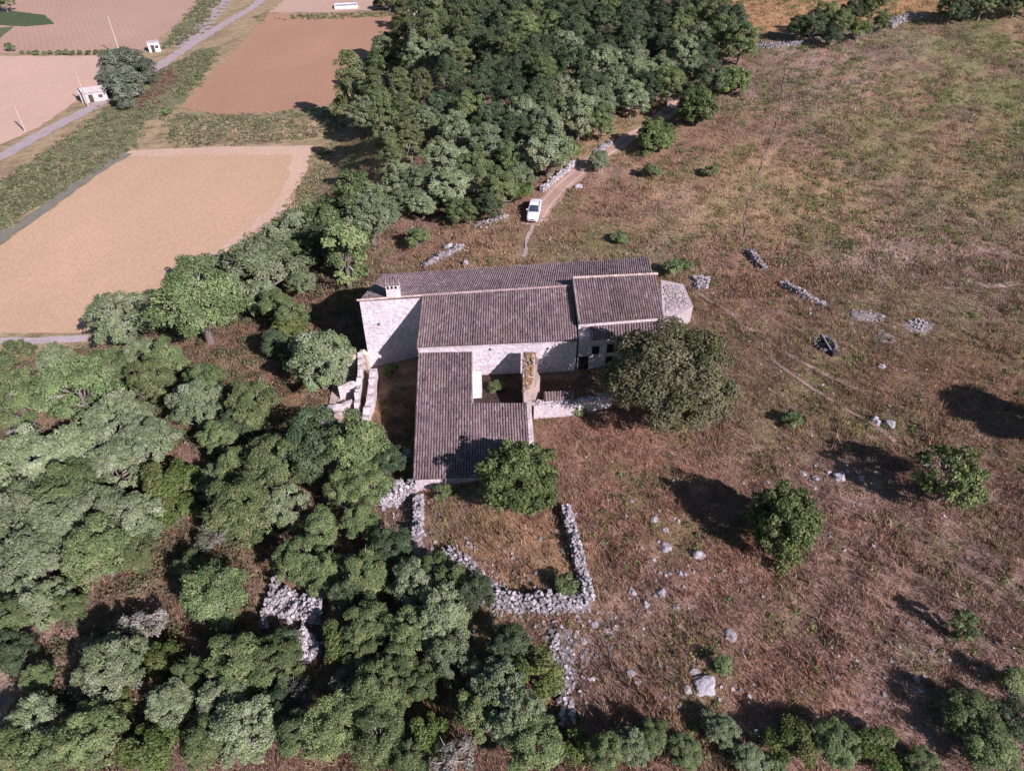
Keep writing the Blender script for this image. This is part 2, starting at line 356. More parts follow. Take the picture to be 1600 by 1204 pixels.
def ridge(m, a, b, col=(.46, .35, .32), r=.14, step=.42):
    a = np.array(a, float); b = np.array(b, float); n = int(np.linalg.norm(b - a) / step); d = (b - a) / np.linalg.norm(b - a)
    for k in range(n):
        p = a + (b - a) * k / n; q = a + (b - a) * (k + 1.1) / n
        c = np.array(col) * (1 + rng.normal(0, .12))
        m.tube([p + (0, 0, rng.normal(.03, .01)), q + (0, 0, rng.normal(0, .01))], [r * 1.08, r * .9], 8, c)
R0, R1, R2, R3 = [np.array(p) for p in ((-15.8, 61.3, 5.8), (-9.4, 62.2, 5.8), (6.45, 64.1, 5.8), (15.3, 64.95, 5.8))]
N0, N1 = np.array((-14.9, 70.2, 3.5)), np.array((16.3, 74.2, 3.5))
S1, S2 = np.array((-9.35, 55.85, 4.1)), np.array((6.55, 57.05, 4.1))
E0, E1, E2, E3 = [np.array(p) for p in ((6.75, 58.35, 5.2), (15.4, 59.55, 5.2), (15.35, 65.1, 6.7), (6.45, 64.25, 6.7))]
hloc = np.array([0, 58.0, 0.0])
H = thing('farmhouse', 'big whitewashed stone farmhouse with several old clay tile roofs in the middle', 'farmhouse', hloc)
WHT = (.66, .60, .635); WH2 = (.62, .55, .56)
def hb(m, name, mat, parent=None, smooth=False):
    return m.build(name, mat, parent or H, smooth, hloc)
def dz(p, z): return (p[0], p[1], p[2] + z)
def Z(p, z): return (p[0], p[1], z)
m = MB(); m.prism([dz(R0, -.1), dz(R1, -.1), dz(R2, -.1), dz(R3, -.1), dz(N1, -.15) , dz(N0, -.15)], -6, WHT)
W_main = hb(m, 'wall', M_wall); W_main['label'] = 'tall blank whitewashed wall at the west end'
m = MB(); m.prism([dz(S1, -.12), dz(S2, -.12), (6.43, 64.05, 5.65), (-9.38, 62.15, 5.65)][::1], -5, WHT)
W_mid = hb(m, 'wall', M_wall)
m = MB(); m.prism([dz(E0, -.12), dz(E1, -.12), dz(E2, -.12), dz(E3, -.12)], -3, WH2)
W_east = hb(m, 'wall', M_wall)
# roofs
nroof = hb(tile_roof((16.5, 74.6, 3.42), (-15.15, 70.5, 3.42), dz(R0, .02), dz(R3, .02)), 'roof', M_tile); nroof['label'] = 'long roof sloping away on the far side'
sd = (S1 - R1) / np.linalg.norm(S1 - R1) * .25
mroof = hb(tile_roof(S1 + sd + (-.12, 0, .0), S2 + sd + (.0, 0, 0), dz(R2, .05), dz(R1, .05)), 'roof', M_tile)
sd2 = (E0 - E3) / np.linalg.norm(E0 - E3) * .25
eroof = hb(tile_roof(E0 + sd2, E1 + sd2 + (.1, 0, 0), dz(E2, .03), dz(E3, .03)), 'roof', M_tile); eroof['label'] = 'raised roof at the east end'
m = MB(); ridge(m, dz(R1, .12), dz(R2, .12), (.36, .27, .26)); hb(m, 'ridge_cap', M_tile, mroof)
m = MB(); ridge(m, dz(E3, .1), dz(E2, .1) + np.array((.2, 0, 0)), (.50, .38, .35)); ridge(m, dz(E0, .12), dz(E3, .12), (.40, .33, .31), .07); hb(m, 'ridge_cap', M_tile, eroof)
m = MB(); ridge(m, dz(R0, .1) + np.array((-.25, -.03, 0)), dz(R1, .1), (.56, .43, .39), .11); hb(m, 'wall_coping', M_tile, W_main)
# pale mortar verge at the east edge of the middle roof and eaves line
m = MB()
for a, b in ((S1 + sd, S2 + sd),):
    n = 40
    for k in range(n):
        p = a + (b - a) * (k + .5) / n; m.box((p[0], p[1] + .06, p[2] - .22), (.42, .22, .12 + rng.random() * .02), .07, (.60, .53, .54))
hb(m, 'eaves_course', M_wall, W_mid)
# chimney
cx, cy = -12.35, 61.95
ch = MB(); ch.box((cx, cy + .35, 5.3), (1.4, 1.0, 2.2), .1, (.74, .66, .66)); CH = hb(ch, 'chimney', M_wall, nroof)
for k in range(3):
    m = MB(); m.box((cx - .42 + k * .4, cy - .135 + (k - 1) * .04 - .02, 6.95), (.2, .10, .3), .1, (.02, .02, .02)); hb(m, 'smoke_hole', M_dark, nroof)
hb(tile_roof((cx - .8, cy - .28, 7.43), (cx + .76, cy - .12, 7.43), (cx + .70, cy + 1.0, 7.7), (cx - .86, cy + .86, 7.7), .24, .36), 'chimney_cap', M_tile)
# ---- west wing running towards the enclosure, L-shaped
ws = .222; wp = lambda px, py: None
def WR(px, py):
    z = 2.0
    for _ in range(30): p = W(px, py, z); z = .4 + (p[1] - 41.6) * ws
    return W(px, py, z)
a0, a1, a2, a3 = WR(648, 745), WR(738, 741), WR(738, 630), WR(655, 551.5)
a3b = WR(738, 549.5)
b1, b2 = WR(829, 738), WR(822, 630)
m = MB(); m.prism([dz(a0, -.15) , dz(a1, -.15), dz(a3b, -.15), dz(a3, -.15)], -5.5, WH2); ww = hb(m, 'wall', M_wall)
m = MB(); m.prism([dz(a1, -.17) + np.array((-.3, .02, 0)), dz(b1, -.17) + np.array((0, .02, 0)), dz(b2, -.17), dz(a2, -.17) + np.array((-.3, 0, 0))], -4, WH2); hb(m, 'wall', M_wall)
e = np.array((0, -.25, -.055))
wroof = hb(tile_roof(a0 + e + (-.15, 0, 0), a1 + e, a3b, a3 + (-.12, 0, 0)), 'roof', M_tile)
wroof['label'] = 'roof of the long wing running towards the enclosure'
hb(tile_roof(a1 + e, b1 + e, b2, a2), 'roof', M_tile)
m = MB(); d = (b2 - b1)
m.prism([dz(b1, .12) + np.array((.02, 0, 0)), dz(b1, .12) + np.array((.5, 0, 0)), dz(b2, .16) + np.array((.45, 0, 0)), dz(b2, .16) + np.array((.02, 0, 0))], -2, (.58, .50, .49)); hb(m, 'parapet', M_wall)
# courtyard floor and lean-to block
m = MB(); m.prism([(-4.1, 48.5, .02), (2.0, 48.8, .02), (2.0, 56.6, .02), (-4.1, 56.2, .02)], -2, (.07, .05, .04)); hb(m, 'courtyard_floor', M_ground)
pf = W(747, 622, .02)
m = MB(); m.prism([(-3.86, pf[1], 2.3), (-3.0, pf[1] + .05, 2.2), (-3.0, pf[1] + 1.3, 2.35), (-3.86, pf[1] + 1.3, 2.4)], -.5, (.80, .78, .76)); o = hb(m, 'lean_to', M_wall); o['label'] = 'small bright white block in the courtyard corner'
# ruined thick wall across the yard, crowned with rubble and dry weeds
stub = [W(816, 550, 3.9), W(835, 549, 3.85), W(840, 562, 3.6), W(837, 576, 3.1), W(844, 588, 2.9), W(842, 602, 2.5), W(834, 610, 2.4), W(828, 640, 1.9), W(819, 640, 1.9), W(817, 590, 3.1)]
stub = [dz(p, -.0) for p in stub[::-1]]
m = MB(); m.prism(stub, -2.5, (.44, .35, .30)); ST = hb(m, 'ruined_wall', M_stone); ST['label'] = 'broken yard wall with orange weeds on its crown'
def jit_box(m, p, s, col):
    V = []
    cy_, sy_ = math.cos(p[3] if len(p) > 3 else 0), math.sin(p[3] if len(p) > 3 else 0)
    for k in (-1, 1):
        for a, b in ((-1, -1), (1, -1), (1, 1), (-1, 1)):
            x, y, z = a * s[0] / 2 * rng.uniform(.65, 1.1), b * s[1] / 2 * rng.uniform(.65, 1.1), k * s[2] / 2 * rng.uniform(.65, 1.1)
            V.append((p[0] + x * cy_ - y * sy_, p[1] + x * sy_ + y * cy_, p[2] + z))
    m.add(V, [(0, 3, 2, 1), (4, 5, 6, 7), (0, 1, 5, 4), (1, 2, 6, 5), (2, 3, 7, 6), (3, 0, 4, 7)], col)
m = MB()
for k in range(130):
    t = rng.random(); px = 817 + rng.random() * (20 - 9 * t); py = 551 + t * 62; z = 3.9 - t * 1.5
    p = W(px, py, z); jit_box(m, (p[0], p[1], z + .02, rng.random() * 3), rng.uniform(.1, .35, 3), np.array(((.40, .22, .11), (.30, .23, .14), (.42, .36, .33), (.22, .16, .10))[rng.integers(4)]))
hb(m, 'rubble_crown', M_stone, ST)
# south yard wall with little shed roof behind
q = [W(843, 655, 0), W(880, 648, 0), W(955, 634, 0)]
y0 = G(850, 652); y1 = G(955, 636)
m = MB(); top = 1.5
yw = [(y0[0] - 1.0, y0[1] - .2), (y0[0] + 3, y0[1] + .1), (y1[0], y1[1]), (y1[0] + .1, y1[1] + .55), (y0[0] + 3, y0[1] + .6), (y0[0] - 1.0, y0[1] + .4)]
m.prism([(a, b, top + .12 * math.sin(a * 3)) for a, b in yw], -2, (.58, .52, .53)); yard = hb(m, 'wall', M_stone); yard['label'] = 'low front wall of the small yard'
ys = np.array([(a + (c - a) * t + rng.normal(0, .12), b + (d - b) * t + .28 + rng.normal(0, .16), 1.5 + .12 * math.sin((a + (c - a) * t) * 3) + rng.uniform(-.12, .1)) for (a, b), (c, d) in zip(yw[:2], yw[1:3]) for t in rng.random(70)])
s0, s1, s2, s3 = W(852, 627, 1.75), W(894, 623, 1.75), W(897, 610, 2.3), W(850, 612, 2.3)
hb(tile_roof(s0, s1, s2, s3, .28, .36), 'shed_roof', M_tile)
m = MB(); m.prism([dz(p, -.12) for p in (s0, s1, s2, s3)], -1, (.5, .45, .43)); hb(m, 'shed_wall', M_wall)
# east recess: lean-to roof over the old facade, with windows and a door
f0, f1 = (6.75, 57.2), (15.2, 58.1)
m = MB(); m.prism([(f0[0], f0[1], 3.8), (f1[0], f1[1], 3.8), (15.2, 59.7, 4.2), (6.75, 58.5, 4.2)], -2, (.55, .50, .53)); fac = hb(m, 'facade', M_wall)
hb(tile_roof((8.0, 57.05, 3.9), (15.3, 57.85, 3.9), (15.3, 59.4, 4.6), (8.0, 58.4, 4.6), .29, .38), 'porch_roof', M_tile)
def facpt(x, z): t = (x - f0[0]) / (f1[0] - f0[0]); return (x, f0[1] + (f1[1] - f0[1]) * t - .01, z)
yaw = math.atan2(f1[1] - f0[1], f1[0] - f0[0])
for name, x, z, wd, ht in (('window', 8.55, 1.9, .75, 1.0), ('window', 10.1, 2.0, .75, 1.1), ('door', 10.3, 0, 1.2, 1.5), ('window', 12.4, 2.0, .8, 1.0), ('door', 7.4, 0.0, 1.0, 1.7)):
    p = facpt(x, z); m = MB(); m.box(p, (wd, .06, ht), yaw, (.025, .022, .022)); o = hb(m, name, M_dark, fac)
    m = MB(); m.box((p[0], p[1] - .01, z + ht), (wd + .3, .1, .14), yaw, (.42, .38, .36)); hb(m, 'lintel', M_stone, fac)
    if name == 'window':
        m = MB(); m.box((p[0], p[1] - .03, z - .12), (wd + .3, .16, .12), yaw, (.42, .38, .36)); hb(m, 'sill', M_stone, fac)
for x, y_, z in ((-14.2, 61.55, 2.6),):
    m = MB(); m.box((x, 61.3 + (x + 15.8) * .1406 - .01, z), (.22, .06, .28), .14, (.06, .05, .06)); hb(m, 'vent_hole', M_dark)
m = MB()
for x, z in ((-2.2, 3.1), (3.6, 2.9)):
    m = MB(); m.box((x, S1[1] + (x + 9.35) * .0755 - .02, z), (.22, .08, .24), .075, (.09, .08, .07)); hb(m, 'vent_hole', M_dark)
# collapsed lean-to with bare rubble top at the east end
ea = [W(1033, 437, 3.2), W(1068, 444, 2.9), W(1083, 478, 2.7), W(1060, 492, 2.7), W(1036, 500, 3.0)]
m = MB(); m.prism(ea[::-1], -1, (.46, .40, .40)); AN = hb(m, 'annex', M_stone); AN['label'] = 'roofless annex filled with grey rubble'
m = MB()
for k in range(420):
    u, v = .12 + .76 * rng.random(2); p = (ea[0] * (1 - u) + ea[1] * u) * (1 - v) + (ea[4] * (1 - u) + ea[2] * u) * v
    g_ = rng.uniform(.30, .56); jit_box(m, (p[0], p[1], p[2] + .0, rng.random() * 3), rng.uniform(.08, .34, 3), (g_ * 1.04, g_ * .93, g_ * .92))
hb(m, 'rubble', M_stone, AN)

# ---------------------------------------------------------------- dry stone walls and ruins
CUBE = np.array([(-1, -1, -1), (1, -1, -1), (1, 1, -1), (-1, 1, -1), (-1, -1, 1), (1, -1, 1), (1, 1, 1), (-1, 1, 1)], float) / 2
CF = np.array([(0, 3, 2, 1), (4, 5, 6, 7), (0, 1, 5, 4), (1, 2, 6, 5), (2, 3, 7, 6), (3, 0, 4, 7)])
def stones(P, S, C, tilt=.35):
    """vectorised rough stones: P centres, S sizes, C colours -> verts (n*6*4,3) quads, colours"""
    n = len(P); V = CUBE[None] * S[:, None, :] * rng.uniform(.6, 1.15, (n, 8, 3))
    a = rng.uniform(0, 6.28, n); c, s_ = np.cos(a), np.sin(a); t = rng.normal(0, tilt, n); ct, st = np.cos(t), np.sin(t)
    x = V[..., 0].copy(); z = V[..., 2].copy(); V[..., 0] = x * ct[:, None] - z * st[:, None]; V[..., 2] = x * st[:, None] + z * ct[:, None]
    x = V[..., 0].copy(); y = V[..., 1].copy(); V[..., 0] = x * c[:, None] - y * s_[:, None]; V[..., 1] = x * s_[:, None] + y * c[:, None]
    V += P[:, None, :]
    return V[:, CF.ravel()].reshape(-1, 3), np.repeat(C, 6, axis=0)
def stone_cols(n, lo=.34, hi=.66):
    g_ = rng.uniform(lo, hi, n); C = np.stack([g_ * 1.02, g_ * .955, g_ * .985], 1)
    k = rng.random(n) < .12; C[k] *= np.array([.62, .55, .5]); return C
def dry_wall(pix, width, height, label, name='dry_stone_wall', cat='stone wall', group=None, size=.25, spill=.4, lo=.27, hi=.56, offz=0.0, dens=1.0):
    P = [G(a, b) for a, b in pix]; pos = []; hs = []
    if 'heap' in name: spill = 0
    for a, b in zip(P[:-1], P[1:]):
        L_ = np.linalg.norm((b - a)[:2]); n = max(2, int(L_ / size * dens))
        d = (b - a)[:2] / L_; nr = np.array([-d[1], d[0]])
        for k in range(n):
            t = (k + .5) / n; base = a[:2] + (b - a)[:2] * t
            H_ = height * (1 + .18 * math.sin(base[0] * 1.3 + base[1] * 1.9) + rng.normal(0, .08)) if not callable(height) else height(t)
            for c_ in range(max(2, int(width / size * 1.3))):
                for r_ in range(max(1, int(H_ / size * 1.35))):
                    off = (rng.random() - .5) * width * (1.1 - .2 * r_ * size / max(H_, .1))
                    p = base + nr * off + d * rng.normal(0, size * .4)
                    pos.append((p[0], p[1], float(hgt(p[0], p[1])) + offz + (r_ + rng.random() * .7) * size * .75))
            for c_ in range(rng.poisson(spill * 3)):
                off = rng.normal(0, width * 1.0); p = base + nr * off; pos.append((p[0], p[1], float(hgt(p[0], p[1])) + .05))
    pos = np.array(pos); n = len(pos); org = P[0]
    S = rng.uniform(.5, 1.25, (n, 3)) * size * np.array([1.15, .9, .75]) * 1.05
    V, C = stones(pos - org, S, stone_cols(n, lo, hi))
    # rubble core so the stones sit on something
    cv = []; cq = []
    for a, b in zip(P[:-1], P[1:]):
        L_ = np.linalg.norm((b - a)[:2]); d = (b - a)[:2] / L_; nr = np.array([-d[1], d[0]]); K = max(2, int(L_ / .6))
        hh = .62 * height
        if height < .6: hh = .16
        for k in range(K):
            q4 = []
            for t in (k / K - .02, (k + 1) / K + .02):
                base = a[:2] + (b - a)[:2] * t; zg = float(hgt(base[0], base[1])) + offz
                w1 = width * .5; w0 = width * .36; zt = zg + hh + .06 * math.sin(base[0] * 5 + base[1] * 3)
                q4.append([(*(base - nr * w1), zg - .3), (*(base - nr * w0), zt), (*(base + nr * w0), zt), (*(base + nr * w1), zg - .3)])
            A_, B_ = q4
            for u in range(3): cv += [A_[u], B_[u], B_[u + 1], A_[u + 1]]; cq.append((lo * .8, lo * .74, lo * .75))
            cv += [A_[0], A_[1], A_[2], A_[3], B_[3], B_[2], B_[1], B_[0]]; cq += [(lo * .8, lo * .74, lo * .75)] * 2
    if 'heap' in name:   # one low bed of rubble under the whole heap
        c0 = np.mean([p for p in P], axis=0); rx_ = max(np.ptp([p[0] for p in P]), np.ptp([p[1] for p in P])) * .5 + width * .9; an_ = math.atan2(P[-1][1] - P[0][1], P[-1][0] - P[0][0]); ring = []
        for k in range(18):
            t = k / 18 * 6.283; ex, ey = math.cos(t) * rx_ * rng.uniform(.85, 1.1), math.sin(t) * width * 1.1 * rng.uniform(.8, 1.1)
            ring.append((c0[0] + ex * math.cos(an_) - ey * math.sin(an_), c0[1] + ex * math.sin(an_) + ey * math.cos(an_)))
        rg = [(a, b, float(hgt(a, b)) - .05) for a, b in ring]; ct = (c0[0], c0[1], float(hgt(c0[0], c0[1])) + .3)
        for k in range(18): cv += [rg[k], rg[(k + 1) % 18], ct, ct]; cq.append((.30, .25, .23))
    V = np.concatenate([V, np.array(cv) - org]); C = np.concatenate([C, np.array(cq)])
    o = bpy.data.objects.new(name, raw_mesh(name, V, 4, C, M_stone)); COL.objects.link(o); o.location = org
    tag(o, label, cat, group or 'old dry stone walls'); return o
dry_wall([(884, 800), (897, 850), (910, 905), (918, 940)], .8, 1.0, 'straight dry stone wall closing the east side of the weedy enclosure', spill=.25)
dry_wall([(918, 944), (880, 948), (835, 950), (800, 946), (768, 940)], 1.15, 1.2, 'thick dry stone wall along the bottom side of the weedy enclosure', spill=.9)
dry_wall([(765, 935), (742, 912), (722, 892), (690, 872)], 2.0, .6, 'collapsed wall of tumbled stones at the lower left of the enclosure', spill=1.2)
dry_wall([(655, 782), (654, 815), (652, 845)], .8, 1.1, 'short upright dry stone wall just below the front left corner of the long wing', spill=.6)
dry_wall([(596, 786), (622, 780), (648, 770)], 1.5, 1.5, 'stout pale dry stone wall stub joining the wing corner to the trees', spill=.5, lo=.36, hi=.64)
dry_wall([(645, 850), (630, 842)], 1.5, .4, 'small heap of tumbled wall stones below the short upright wall', 'stone_heap', 'stone heap', spill=1.2)
dry_wall([(864, 985), (868, 1020), (876, 1060), (884, 1105), (890, 1130)], .9, .45, 'left line of the low double stone wall running down from the enclosure', spill=.6)
dry_wall([(884, 985), (886, 1015), (884, 1050), (886, 1075)], .9, .3, 'right line of the low double stone wall running down from the enclosure', spill=1.0)
dry_wall([(436, 908), (424, 940), (414, 985)], .6, .9, 'left arm of the pale ruined walls among the trees at lower left', 'ruined_wall', 'ruined wall', spill=.4)
dry_wall([(432, 938), (455, 952), (476, 960), (505, 955)], 2.2, 1.2, 'broad pale rubble wall among the trees at lower left', 'ruined_wall', 'ruined wall', spill=.6, lo=.34, hi=.62)
dry_wall([(462, 998), (480, 1012), (486, 1032)], 1.6, .9, 'small pale ruined wall piece under the broad rubble wall at lower left', 'ruined_wall', 'ruined wall', spill=.5, lo=.36, hi=.64)
dry_wall([(662, 418), (690, 402), (712, 392), (722, 386)], .8, .7, 'low stone wall slanting up from the back of the farmhouse', spill=.4)
dry_wall([(742, 352), (768, 346), (792, 338)], .8, .5, 'short low stone wall in grass left of the white car', spill=.5)
dry_wall([(846, 300), (862, 286), (880, 272), (903, 254)], .7, .8, 'pale stone wall edging the track above the white car', spill=.4, lo=.36, hi=.64)
dry_wall([(930, 240), (945, 230), (955, 224)], .7, .6, 'short stone wall beside the track under the wood', spill=.4)
dry_wall([(1168, 393), (1180, 408), (1194, 421)], .7, .7, 'small dark stone wall piece on the slope right of the farmhouse', spill=.3, lo=.22, hi=.48)
dry_wall([(1222, 446), (1245, 458), (1268, 470), (1288, 479)], .8, .7, 'longer grey stone wall on the slope right of the farmhouse', spill=.4, lo=.25, hi=.55)
dry_wall([(1330, 490), (1352, 494), (1374, 497)], 1.2, .25, 'thin scatter of pale wall stones right of the longer grey wall', 'stone_heap', 'stone heap', spill=.9)
dry_wall([(1425, 511), (1446, 507)], 1.6, .4, 'pale rock pile on the open slope far right of the farmhouse', 'stone_heap', 'stone heap', spill=1.0)
dry_wall([(1370, 524), (1392, 530)], 1.2, .25, 'flat scatter of stones below the pale rock pile on the slope', 'stone_heap', 'stone heap', spill=1.2)
dry_wall([(1084, 440), (1100, 438), (1094, 452)], 1.4, .6, 'pale boulder heap just past the rubble annex of the farmhouse', 'stone_heap', 'stone heap', spill=1.0)
dry_wall([(1388, 44), (1402, 36), (1420, 30), (1438, 30)], 1.6, 1.2, 'pale stone wall gap between the two far hedges at the top right', spill=.3)
dry_wall([(1180, 74), (1215, 72), (1260, 66), (1320, 60), (1380, 46)], 1.0, .6, 'old stone wall running along the foot of the far hedge', spill=.2, lo=.25, hi=.5)
dry_wall([(1040, 178), (1050, 170)], .8, .8, 'tiny pale stone wall beside the fig tree at the wood edge', spill=.4)
V, C = stones(ys - hloc, rng.uniform(.14, .38, (len(ys), 3)), stone_cols(len(ys), .38, .62)); o = bpy.data.objects.new('wall_top_stones', raw_mesh('wall_top_stones', V, 4, C, M_stone)); COL.objects.link(o); o.parent = yard
# ruined outbuilding: roofless cells of white walls
rl = G(560, 640)
RU = thing('ruined_outbuilding', 'roofless white ruin of small cells left of the shaded house side', 'ruin', rl)
def rw(name, pts, w_, zt, zb=-6.5, col=(.66, .59, .59)):
    """wall along pixel points given at their top height (3D from W)"""
    P = [np.array(p) for p in pts]; m = MB()
    for a, b in zip(P[:-1], P[1:]):
        d = (b - a)[:2]; L_ = np.linalg.norm(d); d /= L_; n_ = np.array([-d[1], d[0]]) * w_ / 2; K = max(2, int(L_ / .5))
        A_ = [a + (b - a) * k / K for k in range(K + 1)]; zz = [p[2] + rng.normal(0, .14) for p in A_]
        top = [(p[0] + n_[0] * rng.uniform(.8, 1.1), p[1] + n_[1] * rng.uniform(.8, 1.1), z) for p, z in zip(A_, zz)]; top2 = [(p[0] - n_[0] * rng.uniform(.8, 1.1), p[1] - n_[1] * rng.uniform(.8, 1.1), z - .05) for p, z in zip(A_, zz)]
        V = top + top2 + [(p[0], p[1], zb) for p in top] + [(p[0], p[1], zb) for p in top2]; k1 = K + 1; F = []
        for k in range(K): F += [(k, k1 + k, k1 + k + 1, k + 1), (2 * k1 + k, k, k + 1, 2 * k1 + k + 1), (k1 + k, 3 * k1 + k, 3 * k1 + k + 1, k1 + k + 1)]
        F += [(0, 2 * k1, 3 * k1, k1), (K, k1 + K, 3 * k1 + K, 2 * k1 + K)]
        m.add(V, F, col)
    return m.build(name, M_wall, RU, org=rl)
t = -.9
rw('wall', [W(583, 575, t), W(581, 600, t - .2), W(577, 625, t - .4), W(571, 655, t - 1.0)], .75, 0)
rw('wall', [W(562, 553, t), W(563, 580, t - .2), W(558, 610, t - .4), W(556, 640, t - .7), W(552, 668, t - 1.0)], .5, 0)
rw('wall', [W(545, 555, t), W(562, 551, t), W(574, 553, t)], .55, 0, col=(.60, .52, .44))
rw('wall', [W(528, 604, t - .5), W(558, 597, t - .4)], .5, 0)
rw('wall', [W(516, 634, t - 1.0), W(550, 625, t - .9)], .5, 0)
rw('wall', [W(518, 632, t - 1.2), W(506, 660, t - 1.5), W(501, 675, t - 1.8)], .7, 0, col=(.52, .49, .52))
rw('wall', [W(520, 645, t - 1.5), W(548, 644, t - 1.4)], .5, 0, col=(.52, .42, .38))
m = MB(); m.prism([W(545, 560, -2.9), W(520, 604, -2.9), W(505, 672, -3.2), W(550, 672, -3.2), W(562, 610, -2.9), W(563, 562, -2.9)], -7, (.50, .42, .37)); m.build('rubble_floor', M_stone, RU, org=rl)
dry_wall([(624, 728), (632, 718), (637, 708)], .7, .9, 'lone broken wall piece in shade by the wing and the ruin trees', 'ruined_wall', 'ruined wall', spill=.3, lo=.4, hi=.65)

# ---------------------------------------------------------------- boulders
def boulder(px, py, w_, label, h_=.6, col=None):
    p = G(px, py); r = w_ * .43 / FPX * np.linalg.norm(p - np.array([0, 0, CAMH])) * 1.0
    import bmesh
    bm = bmesh.new(); bmesh.ops.create_icosphere(bm, subdivisions=3, radius=1)
    sd = rng.uniform(0, 10, 3)
    for v in bm.verts:
        c = v.co; n_ = 1 + .22 * math.sin(c.x * 2.7 + sd[0]) * math.sin(c.y * 3.1 + sd[1]) + .12 * math.sin(c.z * 6 + sd[2] + c.x * 5) + rng.normal(0, .025)
        v.co = Vector((c.x * r * n_, c.y * r * n_ * .85, c.z * r * n_ * h_))
    me = bpy.data.meshes.new('boulder'); bm.to_mesh(me); bm.free()
    g_ = rng.uniform(.34, .48); put_color(me, np.tile(col if col is not None else (g_, g_ * .94, g_ * .98), (len(me.polygons), 1))); me.materials.append(M_stone)
    o = bpy.data.objects.new('boulder', me); COL.objects.link(o); o.location = (p[0], p[1], p[2] + r * h_ * .02); o.rotation_euler = (0, 0, rng.uniform(0, 6))
    tag(o, label, 'boulder', 'boulders lying on the slope')
for b_ in [(1101, 1072, 36, 'largest pale boulder near the bottom edge on the open slope', .6), (1074, 1077, 18, 'small boulder touching the left side of the largest pale boulder', .6), (1086, 1050, 16, 'flat pale rock just above the largest pale boulder', .4),
           (1142, 992, 22, 'lone pale boulder on brown grass above the largest boulder', .5), (1092, 868, 22, 'pale boulder left of the shadow of the round fig tree', .7), (1040, 856, 22, 'cracked grey rock left of the fig tree shadow boulder', .5),
           (1034, 926, 18, 'upper of two pale rocks in grass right of the enclosure', .6), (1010, 944, 14, 'small pale rock low in the grass right of the enclosure corner', .6), (988, 925, 16, 'pale rock just right of the enclosure corner', .6), (1056, 950, 12, 'tiny grey rock beneath the two rocks right of the enclosure', .5),
           (985, 1052, 16, 'pale rock near the dark tree shadow by the bottom edge', .6), (996, 1066, 12, 'small rock under the pale rock near the bottom tree shadow', .5), (1368, 658, 18, 'left one of the pale boulder pair on the upper slope', .8), (1391, 663, 18, 'right one of the pale boulder pair on the upper slope', .8),
           (1312, 745, 20, 'brightest rock in the row right of the fig top', .6), (1276, 748, 14, 'middle rock of the row above the round fig tree', .6), (1254, 740, 12, 'left rock of the row above the round fig tree', .6), (1295, 738, 9, 'tiny rock in the row above the round fig tree', .6),
           (1022, 812, 16, 'pale rock in dry grass between enclosure and fig shadow', .5), (1040, 828, 12, 'small pale rock below right of the pale grass rock', .5), (728, 412, 11, 'small bright white rock behind the farmhouse roof', 1.2), (978, 397, 6, 'tiny white stone behind the raised east roof', .9),
           (904, 292, 14, 'pale rock at the right edge of the track bend', .7), (1345, 748, 12, 'small rock left of the sparse fig shadow', .6), (702, 386, 18, 'pale block on the end of the slanting wall behind the farmhouse', .8), (1378, 572, 14, 'dark grey rock on the slope right of the stone well', .5),
           (1432, 1060, 12, 'low grey stone in the gravelly grass at lower right', .4), (948, 985, 14, 'pale flat stone just below the enclosure corner', .4), (930, 975, 16, 'pale lump of stone at the foot of the enclosure corner', .5), (912, 1000, 14, 'small flat stone beside the double wall under the enclosure', .4)]:
    boulder(b_[0], b_[1], b_[2], b_[3], b_[4])
# loose small stones (uncountable)
P = []
for px, py, r, n in [(1000, 830, 5, 60), (1040, 860, 4, 50), (1020, 940, 5, 80), (1290, 745, 5, 70), (1100, 1065, 4, 60), (940, 975, 3, 60), (1400, 1090, 6, 90), (1350, 415, 6, 120), (1460, 1000, 8, 70), (900, 1030, 2.5, 60), (730, 905, 3, 90), (1370, 490, 6, 80), (1230, 470, 6, 50), (1390, 520, 6, 60), (1150, 560, 10, 40), (1330, 600, 10, 60), (1180, 700, 7, 50), (800, 955, 4, 80), (1090, 445, 3, 40), (660, 860, 2, 40), (1530, 1040, 6, 60), (980, 700, 5, 30), (1560, 195, 8, 60), (100, 1050, 5, 60)]:
    c = G(px, py)
    for k in range(int(n * .6)):
        x = c[0] + rng.normal(0, r * .6); y = c[1] + rng.normal(0, r * .6); P.append((x, y, float(hgt(x, y)) + .02))
P = np.array(P); n = len(P); S = rng.uniform(.08, .34, (n, 1)) * rng.uniform(.6, 1.2, (n, 3)) * (1, 1, .6)
V, C = stones(P, S, stone_cols(n, .28, .52)); o = bpy.data.objects.new('loose_stones', raw_mesh('loose_stones', V, 4, C, M_stone)); COL.objects.link(o)
tag(o, 'small pale stones strewn through the dry grass of the slope', 'stones', kind='stuff')

